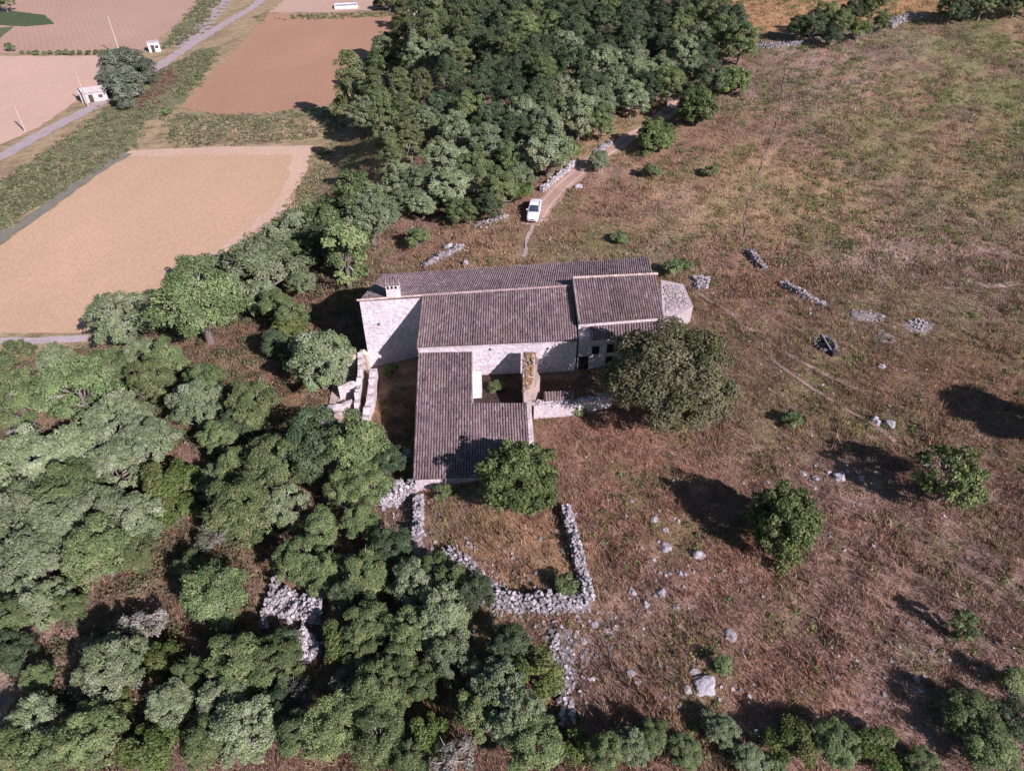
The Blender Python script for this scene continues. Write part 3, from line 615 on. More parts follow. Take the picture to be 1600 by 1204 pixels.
# ---------------------------------------------------------------- grass and scrub
def keep_out(x, y, z):
    """True where ground cover may grow"""
    ok = x > bound(y) + 1
    inside = (x > -16.3) & (x < 15.8) & (y > 58.2 + x * .12) & (y < 72.3 + x * .13)
    inside |= (x > -10) & (x < 7) & (y > 55.5) & (y < 62)
    inside |= (x > -9.5) & (x < 2.2) & (y > 41.4) & (y < 57)
    inside |= (x > 6) & (x < 15.5) & (y > 57) & (y < 63)
    ok &= ~inside
    dmin = np.full(len(x), 99.0)
    for a, b in zip(TRP[:-1], TRP[1:]):
        d = b - a; t_ = np.clip(((x - a[0]) * d[0] + (y - a[1]) * d[1]) / (d @ d), 0, 1)
        dmin = np.minimum(dmin, np.hypot(x - a[0] - t_ * d[0], y - a[1] - t_ * d[1]))
    return ok & (dmin > np.where(y < 92, .9, 1.65))
def scatter(n, y0, y1, pw=1.0, xl=-1.0, xr=1.0):
    y = y0 + (y1 - y0) * rng.random(n) ** pw
    z = hgt(np.zeros(n), y); half = 830 / FPX * (y * CP + (CAMH - z) * SP)
    x = half * rng.uniform(xl, xr, n); return x, y
def tufts(name, n, y0, y1, pw, hmin, hmax, spread, nbl, palette, wid, label, cat, colmix=.5, prob=None):
    x, y = scatter(n, y0, y1, pw); z = hgt(x, y); k = keep_out(x, y, z)
    if prob is not None: k &= rng.random(len(x)) < prob(x, y)
    x, y, z = x[k], y[k], z[k]; n = len(x)
    ax = np.repeat(x, nbl); ay = np.repeat(y, nbl); az = np.repeat(z, nbl); N_ = n * nbl
    hh = np.repeat(rng.uniform(hmin, hmax, n) * (1 + .4 * np.sin(x * .6) * np.sin(y * .5)), nbl) * rng.uniform(.6, 1.1, N_)
    sp = np.repeat(rng.uniform(.6, 1.3, n), nbl) * spread
    a = rng.uniform(0, 6.283, N_); r = np.sqrt(rng.random(N_)) * sp
    bx = ax + np.cos(a) * r; by = ay + np.sin(a) * r
    la = rng.uniform(0, 6.283, N_); ln = hh * rng.uniform(.2, .9, N_)
    tx = bx + np.cos(la) * ln; ty = by + np.sin(la) * ln
    wa = rng.uniform(0, 6.283, N_); wx = np.cos(wa) * wid * rng.uniform(.5, 1.4, N_); wy = np.sin(wa) * wid * rng.uniform(.5, 1.4, N_)
    V = np.stack([np.stack([bx - wx, by - wy, az - .03], 1), np.stack([bx + wx, by + wy, az - .03], 1), np.stack([tx, ty, az + hh], 1)], 1).reshape(-1, 3)
    G_ = gcol(x, y); pal = np.array(palette)[rng.integers(len(palette), size=n)]
    C = (G_ * colmix * 1.2 + pal * (1 - colmix)) * rng.uniform(.7, 1.35, (n, 1))
    C = np.repeat(C, nbl, 0) * rng.uniform(.8, 1.2, (N_, 1))
    o = bpy.data.objects.new(name, raw_mesh(name, V, 3, np.clip(C, .01, .8), M_grass)); COL.objects.link(o)
    tag(o, label, cat, kind='stuff')
DRY = [(.42, .23, .15), (.40, .25, .16), (.37, .23, .16), (.46, .32, .205), (.32, .20, .145), (.54, .41, .24), (.35, .25, .205), (.26, .175, .14), (.42, .33, .265)]
tufts('dry_grass', 62000, 14, 75, .85, .14, .42, .42, 10, DRY, .032, 'short brown and reddish dry grass covering the slope', 'grass', .45)
tufts('dry_grass', 34000, 70, 230, 1.3, .2, .5, .8, 9, DRY, .07, 'dry brown grass on the far slope', 'grass', .6)
tufts('tall_weeds', 9000, 15, 130, 1.0, .45, .95, .3, 12, [(.33, .19, .14), (.26, .17, .13), (.40, .27, .18), (.24, .22, .12), (.45, .34, .21)], .04, 'taller brown and olive weeds standing in the dry grass', 'weeds', .25, lambda x, y: .1 + .9 * ss(nz(x, y, 9, 1.3), .45, .7))
def scrub(name, n, y0, y1, pw, r0, r1, nleaf, prob, palette, label, lf):
    x, y = scatter(n, y0, y1, pw); z = hgt(x, y); k = keep_out(x, y, z) & (rng.random(len(x)) < prob(x, y)); x, y, z = x[k], y[k], z[k]; n = len(x)
    r = rng.uniform(r0, r1, n) ** 1.0; N_ = n * nleaf
    d = rng.normal(0, 1, (N_, 3)); d /= np.linalg.norm(d, axis=1)[:, None]; d[:, 2] = np.abs(d[:, 2]); rr = np.repeat(r, nleaf) * rng.uniform(.5, 1.1, N_)
    P = np.stack([np.repeat(x, nleaf), np.repeat(y, nleaf), np.repeat(z, nleaf)], 1) + d * rr[:, None] * (1, 1, .8)
    V, C = leafquads(P, d, lf * rng.uniform(.7, 1.4, N_), .8)
    pal = np.array(palette)[rng.integers(len(palette), size=n)] * rng.uniform(.7, 1.3, (n, 1))
    o = bpy.data.objects.new(name, raw_mesh(name, V, 4, np.repeat(pal, nleaf, 0) * rng.uniform(.75, 1.25, (N_, 1)), M_grass)); COL.objects.link(o); tag(o, label, 'scrub', kind='stuff')
def leafquads(P, D, s, jit):
    n = len(P); nrm = D + rng.normal(0, jit, (n, 3)); nrm /= np.linalg.norm(nrm, axis=1)[:, None]
    t_ = np.cross(nrm, rng.normal(0, 1, (n, 3))); t_ /= np.linalg.norm(t_, axis=1)[:, None]; b_ = np.cross(nrm, t_)
    s = s[:, None]; V = np.stack([P - t_ * s * .55, P - b_ * s * .42, P + t_ * s * .6, P + b_ * s * .42], 1).reshape(-1, 3); return V, None
GR = [(0.21, 0.261, 0.089), (0.277, 0.319, 0.118), (0.168, 0.223, 0.081), (0.235, 0.261, 0.118), (0.202, 0.251, 0.125), (0.277, 0.261, 0.111)]
def noise01(x, y, f=1.0): return .5 + .5 * np.sin(x * .31 * f + 2 * np.sin(y * .17 * f)) * np.sin(y * .23 * f + 1.7 * np.sin(x * .19 * f))
scrub('low_scrub', 15000, 60, 200, 1.1, .4, 1.05, 44, lambda x, y: (.15 + .85 * ss(x, 12, 45) * ss(y, 62, 100)) * (.15 + .85 * ss(nz(x, y, 7, .9), .34, .6)) * (x > -12), GR, 'low green scrub clumps dotted over the upper slope', .14)
scrub('low_scrub', 2600, 18, 66, .9, .2, .5, 26, lambda x, y: .10 + .8 * ss(nz(x, y, 4, 1.6), .5, .75) * (x > -18), GR, 'small green weeds in the dry grass of the lower slope', .15)
scrub('understory', 5200, 16, 100, .9, .3, .9, 30, lambda x, y: 1.0 * (x < -17), [(.15, .15, .08), (.2, .16, .1), (.13, .14, .07), (.26, .2, .15)], 'brown and green undergrowth between the trees of the wood', .2)

scrub('understory', 2600, 16, 110, .9, .7, 1.4, 90, lambda x, y: .75 * (x < -19) * (nz(x, y, 2, .8) > .42), [(.17, .19, .09), (.21, .22, .12), (.15, .17, .08), (.24, .22, .13)], 'green bushy undergrowth filling gaps in the wood', .17)
# ---------------------------------------------------------------- trees
def crown(seed, rx, ry, rz, ncl, rcl, nleaf, lf, pal, shape='round', lobes=None):
    """leaf clumps through the crown's volume; centre of the crown at the origin, real metres"""
    r_ = np.random.default_rng(seed)
    d = r_.normal(0, 1, (ncl * 4, 3)); d /= np.linalg.norm(d, axis=1)[:, None]
    if shape in ('round', 'spread'): d = d[d[:, 2] > -.62]
    d = d[:ncl]; rad = r_.uniform(.45, 1.0, len(d)) ** .6
    lob = 1 + .22 * np.sin(2.3 * np.arctan2(d[:, 1], d[:, 0]) + seed) + .12 * np.sin(5 * np.arctan2(d[:, 1], d[:, 0]) + 2 * seed)
    P = d * (rad * lob)[:, None]
    if shape == 'round':
        nl_ = 11 if lobes is None else lobes
        a_ = np.arange(nl_) * 2.39996 + seed; h_ = 1 - (np.arange(nl_) + .5) / nl_ * 1.45; q_ = np.sqrt(np.clip(1 - h_ * h_, 0, 1))
        Lc = np.stack([np.cos(a_) * q_, np.sin(a_) * q_, h_], 1) * r_.uniform(.48, .72, nl_)[:, None]; Lr = r_.uniform(.30, .46, nl_)
        li = r_.integers(nl_, size=ncl); d = r_.normal(0, 1, (ncl, 3)); d /= np.linalg.norm(d, axis=1)[:, None]
        outw = Lc[li] / np.linalg.norm(Lc[li], axis=1)[:, None]; d = d + outw * .6 + (0, 0, .25); d /= np.linalg.norm(d, axis=1)[:, None]
        P = Lc[li] + d * (Lr[li] * r_.uniform(.55, 1.0, ncl) ** .5)[:, None]
    if shape == 'pine':
        t_ = r_.random(len(d)) ** .8; an = r_.uniform(0, 6.283, len(d)); w_ = (1 - t_ ** 1.5 * .8) * (.45 + .55 * r_.random(len(d)) ** .5) * (1 + .3 * np.sin(an * 3 + t_ * 5 + seed) + .15 * np.sin(t_ * 17 + seed))
        P = np.stack([np.cos(an) * w_, np.sin(an) * w_, t_ * 2 - 1], 1)
    if shape == 'column':
        t_ = r_.random(len(d)); w_ = np.sqrt(np.clip(1 - (t_ * 2 - 1) ** 2, .12, 1)) * r_.uniform(.5, 1, len(d)); an = r_.uniform(0, 6.283, len(d))
        P = np.stack([np.cos(an) * w_, np.sin(an) * w_, t_ * 2 - 1], 1)
    if shape in ('round', 'column'): P = P * np.where(r_.random(len(P)) < .10, r_.uniform(1.05, 1.22 if rx < 4 else 1.1, len(P)), 1.0)[:, None]
    P = P * (rx, ry, rz); n = len(P)
    rc = rcl * r_.uniform(.6, 1.35, n)
    w_ = (rc ** 2) / (rc ** 2).sum(); cnt = np.maximum(8, (w_ * nleaf).astype(int)); ci = np.repeat(np.arange(n), cnt); N_ = len(ci)
    e = r_.normal(0, 1, (N_, 3)); e /= np.linalg.norm(e, axis=1)[:, None]; e[:, 2] = np.where(e[:, 2] < -.3, -e[:, 2], e[:, 2])
    rr = r_.uniform(.35, 1.0, N_) ** .45 * (1 + .18 * np.sin(e[:, 0] * 7 + ci) * np.sin(e[:, 1] * 6 + ci * 2))
    Q = P[ci] + e * (rc[ci] * rr)[:, None] * (1, 1, .8)
    out = Q / (rx, ry, rz); out /= np.linalg.norm(out, axis=1)[:, None] + 1e-6
    D = e * .65 + out * .5 + (0, 0, .25)
    global rng
    sv = rng; rng = r_
    V, _ = leafquads(Q, D / np.linalg.norm(D, axis=1)[:, None], lf * r_.uniform(.6, 1.4, N_), .55); rng = sv
    pal = np.array(pal); cc = pal[r_.integers(len(pal), size=n)] * r_.uniform(.82, 1.2, (n, 1))
    C = cc[ci] * r_.uniform(.75, 1.3, (N_, 1))
    return V, C, P, rc
SAGE = [(0.217, 0.274, 0.152), (0.266, 0.321, 0.181), (0.19, 0.249, 0.131), (0.307, 0.355, 0.221), (0.232, 0.296, 0.149)]
DARK = [(0.083, 0.123, 0.058), (0.104, 0.147, 0.072), (0.067, 0.105, 0.052), (0.124, 0.165, 0.083), (0.108, 0.144, 0.084)]
OAK = [(0.154, 0.209, 0.086), (0.185, 0.24, 0.101), (0.134, 0.188, 0.08), (0.217, 0.262, 0.116)]
BRIGHT = [(0.132, 0.182, 0.052), (0.155, 0.203, 0.058), (0.106, 0.16, 0.045), (0.172, 0.205, 0.074)]
FIG = [(0.127, 0.18, 0.063), (0.16, 0.216, 0.075), (0.106, 0.151, 0.054), (0.2, 0.25, 0.099)]
CAROB = [(0.133, 0.134, 0.072), (0.171, 0.158, 0.089), (0.107, 0.114, 0.059), (0.192, 0.172, 0.109), (0.144, 0.148, 0.067)]
PINE = [(0.139, 0.175, 0.075), (0.165, 0.201, 0.085), (0.119, 0.155, 0.065), (0.188, 0.213, 0.105)]
PALE = [(0.194, 0.267, 0.109), (0.227, 0.296, 0.125), (0.166, 0.237, 0.099), (0.242, 0.299, 0.149)]
POP = [(0.15, 0.181, 0.125), (0.188, 0.219, 0.15), (0.125, 0.156, 0.106), (0.225, 0.244, 0.188)]
GREY = [(0.253, 0.242, 0.209), (0.209, 0.22, 0.165), (0.297, 0.275, 0.242), (0.187, 0.198, 0.132)]
# kind: crown radii, clumps, clump radius, leaves, leaf size, palette, shape, centre height of crown, trunk radius
KIND = {
 'olive':  dict(twigs=16, lobes=13, r=(2.75, 2.65, 2.7), ncl=162, rcl=0.45, nl=20250, lf=0.144, pal=SAGE, shape='round', hc=2.9, nv=4, tr=.26, name='olive_tree', word='sage green olive tree', cat='olive tree'),
 'oak':    dict(twigs=6, lobes=12, r=(2.75, 2.75, 3.0), ncl=148, rcl=0.49, nl=20250, lf=0.139, pal=OAK, shape='round', hc=3.3, nv=4, tr=.24, name='oak_tree', word='mid green evergreen oak', cat='oak tree'),
 'dark':   dict(twigs=4, lobes=12, r=(2.8, 2.8, 3.0), ncl=148, rcl=0.51, nl=18900, lf=0.148, pal=DARK, shape='round', hc=3.3, nv=4, tr=.24, name='oak_tree', word='dark green evergreen oak', cat='oak tree'),
 'pale':   dict(twigs=14, lobes=14, r=(2.9, 2.8, 2.9), ncl=121, rcl=0.61, nl=18900, lf=0.131, pal=PALE, shape='round', hc=3.2, nv=2, tr=.26, name='pine_tree', word='pale green billowy tree', cat='pine tree'),
 'bright': dict(r=(2.1, 2.1, 1.6), ncl=34, rcl=.65, nl=6500, lf=.17, pal=BRIGHT, shape='round', hc=2.0, nv=2, tr=.14, name='mastic_bush', word='bright yellow green mastic bush', cat='bush'),
 'fig':    dict(twigs=4, lobes=26, r=(3.1, 3.1, 2.7), ncl=170, rcl=0.55, nl=20000, lf=0.2, pal=FIG, shape='round', hc=2.35, nv=3, tr=.22, name='fig_tree', word='deep green fig tree', cat='fig tree'),
 'carob':  dict(twigs=18, lobes=13, r=(6.0, 6.2, 4.9), ncl=330, rcl=0.85, nl=46000, lf=0.19, pal=CAROB, shape='round', hc=5.0, nv=1, tr=.5, name='carob_tree', word='huge grey green carob tree', cat='carob tree'),
 'sparse': dict(twigs=40, lobes=16, r=(3.0, 3.0, 2.2), ncl=60, rcl=0.5, nl=6500, lf=0.2, pal=FIG, shape='round', hc=2.4, nv=1, tr=.18, name='fig_tree', word='thin half bare fig tree', cat='fig tree'),
 'pine':   dict(r=(2.5, 2.5, 3.5), ncl=130, rcl=0.5, nl=14000, lf=0.16, pal=PINE, shape='pine', hc=4.4, nv=3, tr=.22, name='pine_tree', word='tall pointed green pine', cat='pine tree'),
 'column': dict(r=(1.5, 1.5, 2.5), ncl=36, rcl=.60, nl=5500, lf=.18, pal=OAK, shape='column', hc=2.9, nv=2, tr=.14, name='oak_tree', word='upright column shaped oak', cat='oak tree'),
 'poplar': dict(r=(3.2, 3.2, 4.2), ncl=70, rcl=1.3, nl=9000, lf=0.36, pal=POP, shape='column', hc=5.0, nv=2, tr=.3, name='poplar_tree', word='tall grey green poplar', cat='poplar tree'),
 'grey':   dict(twigs=40, lobes=9, r=(1.9, 1.9, 1.3), ncl=30, rcl=.50, nl=3000, lf=.17, pal=GREY, shape='round', hc=1.7, nv=2, tr=.14, name='olive_tree', word='silver grey thin olive tree', cat='olive tree'),
 'shrub':  dict(r=(1.15, 1.1, .85), ncl=20, rcl=.42, nl=2400, lf=.15, pal=OAK, shape='round', hc=.85, nv=2, tr=.07, name='shrub', word='low green shrub', cat='shrub'),
}
def trunk_bm(k, seed, P):
    r_ = np.random.default_rng(seed + 99); m = MB(); hc = k['hc']; tr = k['tr']; rx, ry, rz = k['r']
    z0 = -.6; top = hc * (.55 if k['shape'] == 'round' else 1.5)
    pts = [(0, 0, z0), (r_.normal(0, .08), r_.normal(0, .08), top * .35), (r_.normal(0, .15), r_.normal(0, .15), top * .7), (r_.normal(0, .2), r_.normal(0, .2), top)]
    m.tube(pts, [tr * 1.35, tr, tr * .8, tr * .55], 8, (.20, .17, .15))
    nb = 11 if k['shape'] == 'round' else 9
    for q in r_.permutation(len(P))[:nb]:
        p = P[q]; st = Vector(pts[2 if k['shape'] == 'round' else 1]) if q % 2 else Vector(pts[3 if k['shape'] == 'round' else 2])
        e = Vector((p[0], p[1], p[2] + hc)); mid = (st + e) / 2 + Vector((0, 0, -.12 * rz)) + Vector(r_.normal(0, .15, 3))
        m.tube([st, mid, e], [tr * .5, tr * .3, tr * .08], 5, (.25, .22, .20))
    for q in r_.permutation(len(P))[:k.get('twigs', 6)]:
        p = P[q]; u = Vector((p[0], p[1], p[2])); e = u * 1.10 + Vector((0, 0, hc)); st = u * .45 + Vector((0, 0, hc))
        mid = (st + e) / 2 + Vector(r_.normal(0, .18, 3)); e2 = mid + Vector(r_.normal(0, .35, 3)) + u * .25
        m.tube([st, mid, e], [.045, .032, .012], 4, (.46, .43, .41)); m.tube([mid, (mid + e2) / 2 + Vector(r_.normal(0, .06, 3)), e2], [.03, .022, .01], 4, (.46, .43, .41))
    return m
PROTO = {}
def proto(kind, v):
    if (kind, v) in PROTO: return PROTO[kind, v]
    k = KIND[kind]; seed = (sum(map(ord, kind)) * 7 + v * 31) % 9973
    V, C, P, rc = crown(seed, *k['r'], k['ncl'], k['rcl'], k['nl'], k['lf'], k['pal'], k['shape'], k.get('lobes'))
    V = V + (0, 0, k['hc'])
    me = raw_mesh('crown', V, 4, C, M_leaf)
    m = trunk_bm(k, seed, P)
    tm = bpy.data.meshes.new('trunk'); tm.from_pydata(np.concatenate(m.v).tolist(), [], m.f); put_color(tm, np.concatenate(m.c)); tm.materials.append(M_bark)
    PROTO[kind, v] = (me, tm); return PROTO[kind, v]
TREES = []
def tree(kind, px, py, wpx, zs=1.0, label=None, group=None):
    k = KIND[kind]
    if px > 1000 and py > 1100: zs = .68
    p = G(px, py, k['hc'] * .9)
    for _ in range(2):
        dist = p[1] * CP + (CAMH - p[2] - k['hc']) * SP
        s = wpx * (1.1 if px < 1000 and kind not in ('fig', 'poplar') else 1.0) / FPX * dist / (2 * k['r'][0] * 1.10)
        p = G(px, py, k['hc'] * s * zs * .95)
    if not (-20 < s < 4): s = 1
    TREES.append(dict(kind=kind, px=px, py=py, p=p, s=s, zs=zs, label=label, group=group, w=wpx))
L_ = 'olive'; O_ = 'oak'; D_ = 'dark'; B_ = 'bright'; G_ = 'grey'; A_ = 'pale'; C_ = 'column'; P_ = 'pine'
# the wood left of the house, from the field edge to the lower edge
for t_ in [(A_, 311, 478, 135), (L_, 409, 424, 112), (L_, 362, 432, 80), (L_, 190, 500, 90), (L_, 300, 432, 55), (L_, 222, 556, 62), (A_, 124, 612, 120), (O_, 30, 636, 85), (A_, 165, 585, 75), (L_, 94, 572, 62),
    (O_, 235, 600, 72), (O_, 262, 567, 58), (L_, 307, 636, 85), (O_, 325, 600, 62), (L_, 187, 662, 105), (L_, 232, 694, 88), (L_, 56, 732, 110), (L_, 124, 712, 100), (L_, 180, 738, 90), (B_, 262, 757, 85), (B_, 272, 800, 70),
    (O_, 112, 775, 100), (O_, 397, 640, 80), (B_, 450, 520, 55), (O_, 432, 728, 100), (O_, 375, 738, 72), (D_, 499, 704, 105), (O_, 562, 708, 100), (A_, 575, 762, 72), (O_, 540, 770, 65), (D_, 370, 676, 55), (D_, 600, 730, 62),
    (L_, 37, 812, 110), (L_, 94, 833, 110), (L_, 157, 806, 100), (L_, 212, 820, 92), (O_, 157, 868, 100), (L_, 60, 880, 110), (O_, 214, 868, 66), (L_, 12, 905, 80), (O_, 379, 805, 105), (L_, 442, 795, 82), (G_, 337, 838, 55),
    (A_, 502, 832, 66), (O_, 472, 880, 80), (O_, 516, 896, 72), (A_, 334, 930, 100), (G_, 226, 974, 68), (L_, 67, 944, 82), (O_, 18, 972, 76), (D_, 22, 1022, 66), (O_, 112, 955, 54), (L_, 180, 1042, 100), (G_, 127, 1068, 54),
    (B_, 255, 1026, 52), (O_, 375, 1040, 92), (O_, 430, 1040, 86), (D_, 445, 1008, 50), (L_, 352, 1095, 90), (L_, 386, 1140, 100), (O_, 325, 1158, 76), (O_, 150, 1152, 100), (A_, 75, 1182, 88), (B_, 232, 1172, 92), (O_, 12, 1180, 76),
    (O_, 562, 818, 62), (O_, 574, 902, 76), (B_, 534, 1000, 74), (O_, 578, 976, 82), (O_, 585, 1078, 84), (A_, 525, 1135, 100), (L_, 647, 916, 82), (O_, 682, 894, 62), (O_, 709, 914, 72), (D_, 742, 928, 62), (L_, 690, 966, 92),
    (O_, 643, 988, 84), (L_, 702, 1027, 82), (O_, 566, 1030, 66), (O_, 628, 1038, 72), (G_, 556, 1068, 70), (O_, 602, 1096, 76), (O_, 659, 1066, 62), (D_, 797, 1012, 66), (B_, 840, 1060, 76), (L_, 775, 1078, 92), (L_, 806, 1125, 100),
    (O_, 750, 1112, 74), (A_, 592, 1160, 88), (B_, 667, 1147, 62), (O_, 838, 1166, 88), (G_, 712, 1188, 72), (B_, 902, 1166, 56), (O_, 945, 1176, 62), (L_, 985, 1166, 62), (G_, 465, 1088, 60), (O_, 470, 1150, 76), (L_, 270, 1100, 72),
    (O_, 300, 1060, 60), (D_, 430, 1110, 60), (L_, 60, 1120, 72), (O_, 640, 1190, 70), (D_, 548, 930, 60), (D_, 610, 856, 64), (O_, 345, 690, 60), (O_, 60, 1060, 50), (L_, 340, 760, 60), (O_, 300, 885, 46), (B_, 180, 1100, 50), (G_, 40, 690, 60), (L_, 12, 770, 60)]:
    tree(*t_)
# line of trees between the big field and the house
for t_ in [(O_, 455, 500, 52), (L_, 470, 440, 50), (D_, 462, 560, 46), (O_, 560, 372, 50), (L_, 415, 470, 60), ('olive', 499, 565, 108), (C_, 540, 402, 60), (L_, 580, 345, 84), (O_, 560, 328, 86), (O_, 520, 350, 78), (D_, 505, 385, 66), (L_, 484, 362, 80), (L_, 455, 378, 76), (L_, 430, 396, 74), (L_, 596, 312, 50), (O_, 470, 405, 60), ('shrub', 652, 374, 36), (O_, 430, 480, 50), (D_, 428, 540, 44)]:
    tree(*t_)
# front of the wood behind the house
for t_ in [(L_, 626, 284, 62), (L_, 658, 286, 62), (L_, 705, 294, 70), (L_, 696, 254, 70), (O_, 739, 270, 62), (O_, 733, 331, 38), (O_, 782, 300, 62), (L_, 812, 282, 50), (L_, 760, 226, 62), (B_, 806, 298, 46), (L_, 857, 236, 84), (L_, 856, 198, 58),
    (L_, 904, 186, 68), (O_, 938, 196, 46), (B_, 885, 240, 40), (L_, 936, 252, 34), (O_, 800, 248, 50), (L_, 660, 318, 52), (L_, 630, 318, 46), (D_, 765, 322, 44), (O_, 712, 330, 40),
    ('fig', 1026, 215, 64), ('fig', 1087, 172, 68), ('fig', 1144, 130, 56), (O_, 1157, 68, 60), (O_, 1128, 60, 56), (D_, 1110, 128, 56), (L_, 1094, 62, 58), (O_, 1118, 24, 52), (L_, 1084, 118, 52), (L_, 1068, 88, 56), (L_, 996, 118, 58), (L_, 986, 156, 58), (L_, 942, 104, 58), ('shrub', 1018, 268, 28),
    ('shrub', 1050, 420, 32), ('shrub', 1112, 268, 26), ('shrub', 968, 372, 24), ('shrub', 1070, 415, 22)]:
    tree(*t_)
for a, b, c in [(550, 142, 55), (576, 183, 56), (600, 190, 46), (626, 136, 42), (626, 186, 42), (658, 142, 42), (667, 196, 42), (655, 92, 46), (721, 47, 50), (699, 46, 42), (682, 34, 44), (601, 104, 56), (607, 76, 50), (632, 48, 52), (696, 95, 46), (566, 117, 46), (640, 220, 44), (612, 240, 40), (588, 150, 44), (672, 60, 44), (640, 165, 40), (720, 90, 42)]:
    tree((P_, O_, P_, L_)[int(a + b) % 4], a, b, c * 1.12, rng.uniform(.85, 1.15))
# the dense wood on the hill: evenly packed crowns inside an outline
POLY = [(640, 20), (720, -30), (1120, -30), (1150, 40), (1110, 100), (1040, 150), (960, 165), (870, 180), (780, 225), (740, 230), (700, 210), (665, 160), (700, 110)]
def inpoly(x, y, P):
    c = False
    for i in range(len(P)):
        x1, y1 = P[i - 1]; x2, y2 = P[i]
        if (y1 > y) != (y2 > y) and x < (x2 - x1) * (y - y1) / (y2 - y1) + x1: c = not c
    return c
acc = [(t_['px'], t_['py']) for t_ in TREES if t_['py'] < 340 and t_['px'] > 560]
tries = 0
while tries < 5000 and len(TREES) < 285:
    tries += 1; x = rng.uniform(640, 1150); y = rng.uniform(-30, 230)
    if not inpoly(x, y, POLY): continue
    dm = 24 + y * .055
    if all(math.hypot(x - a, (y - b) * 1.25) > dm for a, b in acc):
        acc.append((x, y)); kd = D_ if rng.random() < .62 else (O_ if rng.random() < .6 else L_)
        tree(kd, x, y, 44 + y * .06 + rng.uniform(-4, 8))
# top right hedges
for t_ in [(D_, 1247, 46, 36), (D_, 1268, 44, 42), (O_, 1290, 30, 46), (O_, 1312, 40, 42), (B_, 1342, 46, 40), (D_, 1330, 22, 40), (O_, 1363, 14, 46), (D_, 1300, 58, 34), (O_, 1376, 38, 28), (D_, 1488, 14, 46), (D_, 1512, 10, 44), (O_, 1536, 8, 44), (D_, 1562, 6, 44), (O_, 1588, 4, 44), (D_, 1612, 2, 44)]:
    tree(*t_)
# single trees of the open slope
tree('carob', 1046, 592, 222, 1.05, 'huge grey green carob tree against the right end of the farmhouse')
tree('fig', 808, 750, 130, 1.12, 'deep green round fig tree against the front right corner of the long wing')
tree('fig', 1221, 820, 124, 1.12, 'deep green fig tree alone on the open slope with a strong shadow')
tree('sparse', 1482, 750, 124, 1.15, 'thin half bare fig tree with grey branches at the far right')
tree('fig', 1690, 660, 120, 1.1, 'deep green fig tree just beyond the right border, seen by its shadow')
tree('column', 1503, 978, 42, .8, 'small cone shaped green bush casting a pointed shadow on gravelly grass')
tree('column', 1130, 1037, 28, .7, 'smallest upright green bush beside the largest pale boulder')
tree('column', 1583, 1064, 44, .6, 'small upright green bush at the lower right border')
for t_ in [(O_, 1019, 1150, 64), (L_, 1126, 1142, 66), (O_, 1068, 1172, 66), (B_, 1239, 1162, 84), (O_, 1304, 1162, 90), (B_, 1375, 1170, 84), (O_, 1515, 1118, 100), (O_, 1545, 1166, 96), (D_, 1590, 1130, 80), (L_, 1170, 1186, 60), (O_, 1440, 1196, 70), ('shrub', 1205, 1196, 40), ('shrub', 884, 916, 40), ('shrub', 1235, 655, 34)]:
    tree(*t_)
# poplars and bushes on the plain
for a, b, c in [(176, 108, 46), (196, 102, 50), (216, 100, 40), (185, 135, 44), (205, 128, 46), (168, 130, 34), (192, 152, 36), (232, 112, 36)]: tree('poplar', a, b + 2, c * .78, .95)
for t_ in [('shrub', 15, 75, 14), ('shrub', 612, 4, 28), (O_, 608, 0, 30), (O_, 5, 2, 28), ('shrub', 590, 8, 16), ('shrub', 20, 545, 30), ('shrub', 44, 548, 24), ('shrub', 8, 566, 34), ('shrub', 18, 590, 34), ('shrub', 260, 176, 16), ('shrub', 60, 600, 30)]: tree(*t_)
for k in range(13): tree('shrub', 34 + k * 11.5 + rng.uniform(-2, 2), 83 + rng.uniform(-1, 1), rng.uniform(6, 10))
tree('shrub', 775, 606, 26, 1.0, 'green bush growing in the dark little courtyard')
tree('shrub', 690, 768, 30, .8, 'brown green weeds at the foot of the wing front wall')
tree('shrub', 612, 580, 26, 1.0, 'weedy shrub in the sun at the foot of the tall blank wall')
tree('shrub', 905, 640, 24, .8, 'small shrub against the low yard front wall')
# labels: each says look + nearest landmark + direction, unique by construction as far as the eye can tell them apart
LM = [('the roofless ruin', 560, 620), ('the front of the long wing', 690, 765), ('the enclosure', 800, 880), ('the pale rubble wall', 450, 950), ('the tall west wall', 600, 500), ('the big straw field', 240, 400),
      ('the lower left corner', 0, 1204), ('the white car', 835, 335), ('the track bend', 905, 265), ('the hilltop hedge', 1300, 40), ('the carob', 1048, 590), ('the double stone wall', 875, 1060), ('the largest boulder', 1100, 1070),
      ('the lower right corner', 1600, 1204), ('the far white hut', 150, 150), ('the mid left border', 0, 760), ('the bottom border', 420, 1204), ('the reddish field', 480, 110), ('the wood hilltop', 900, 20), ('the pale field lane', 70, 533), ('the raised east roof', 960, 450), ('the poplars', 200, 120), ('the far pale house', 668, 10), ('the wood edge figs', 1080, 170)]
DIRS = ['right of', 'below right of', 'below', 'below left of', 'left of', 'above left of', 'above', 'above right of']
def where(px, py):
    best = min(LM, key=lambda l: math.hypot(px - l[1], py - l[2])); dx, dy = px - best[1], py - best[2]; d = math.hypot(dx, dy)
    a = int(round(math.degrees(math.atan2(dy, dx)) / 45)) % 8
    far = 'just ' if d < 55 else ('' if d < 120 else 'well ')
    return far + DIRS[a] + ' ' + best[0]
groups = {}
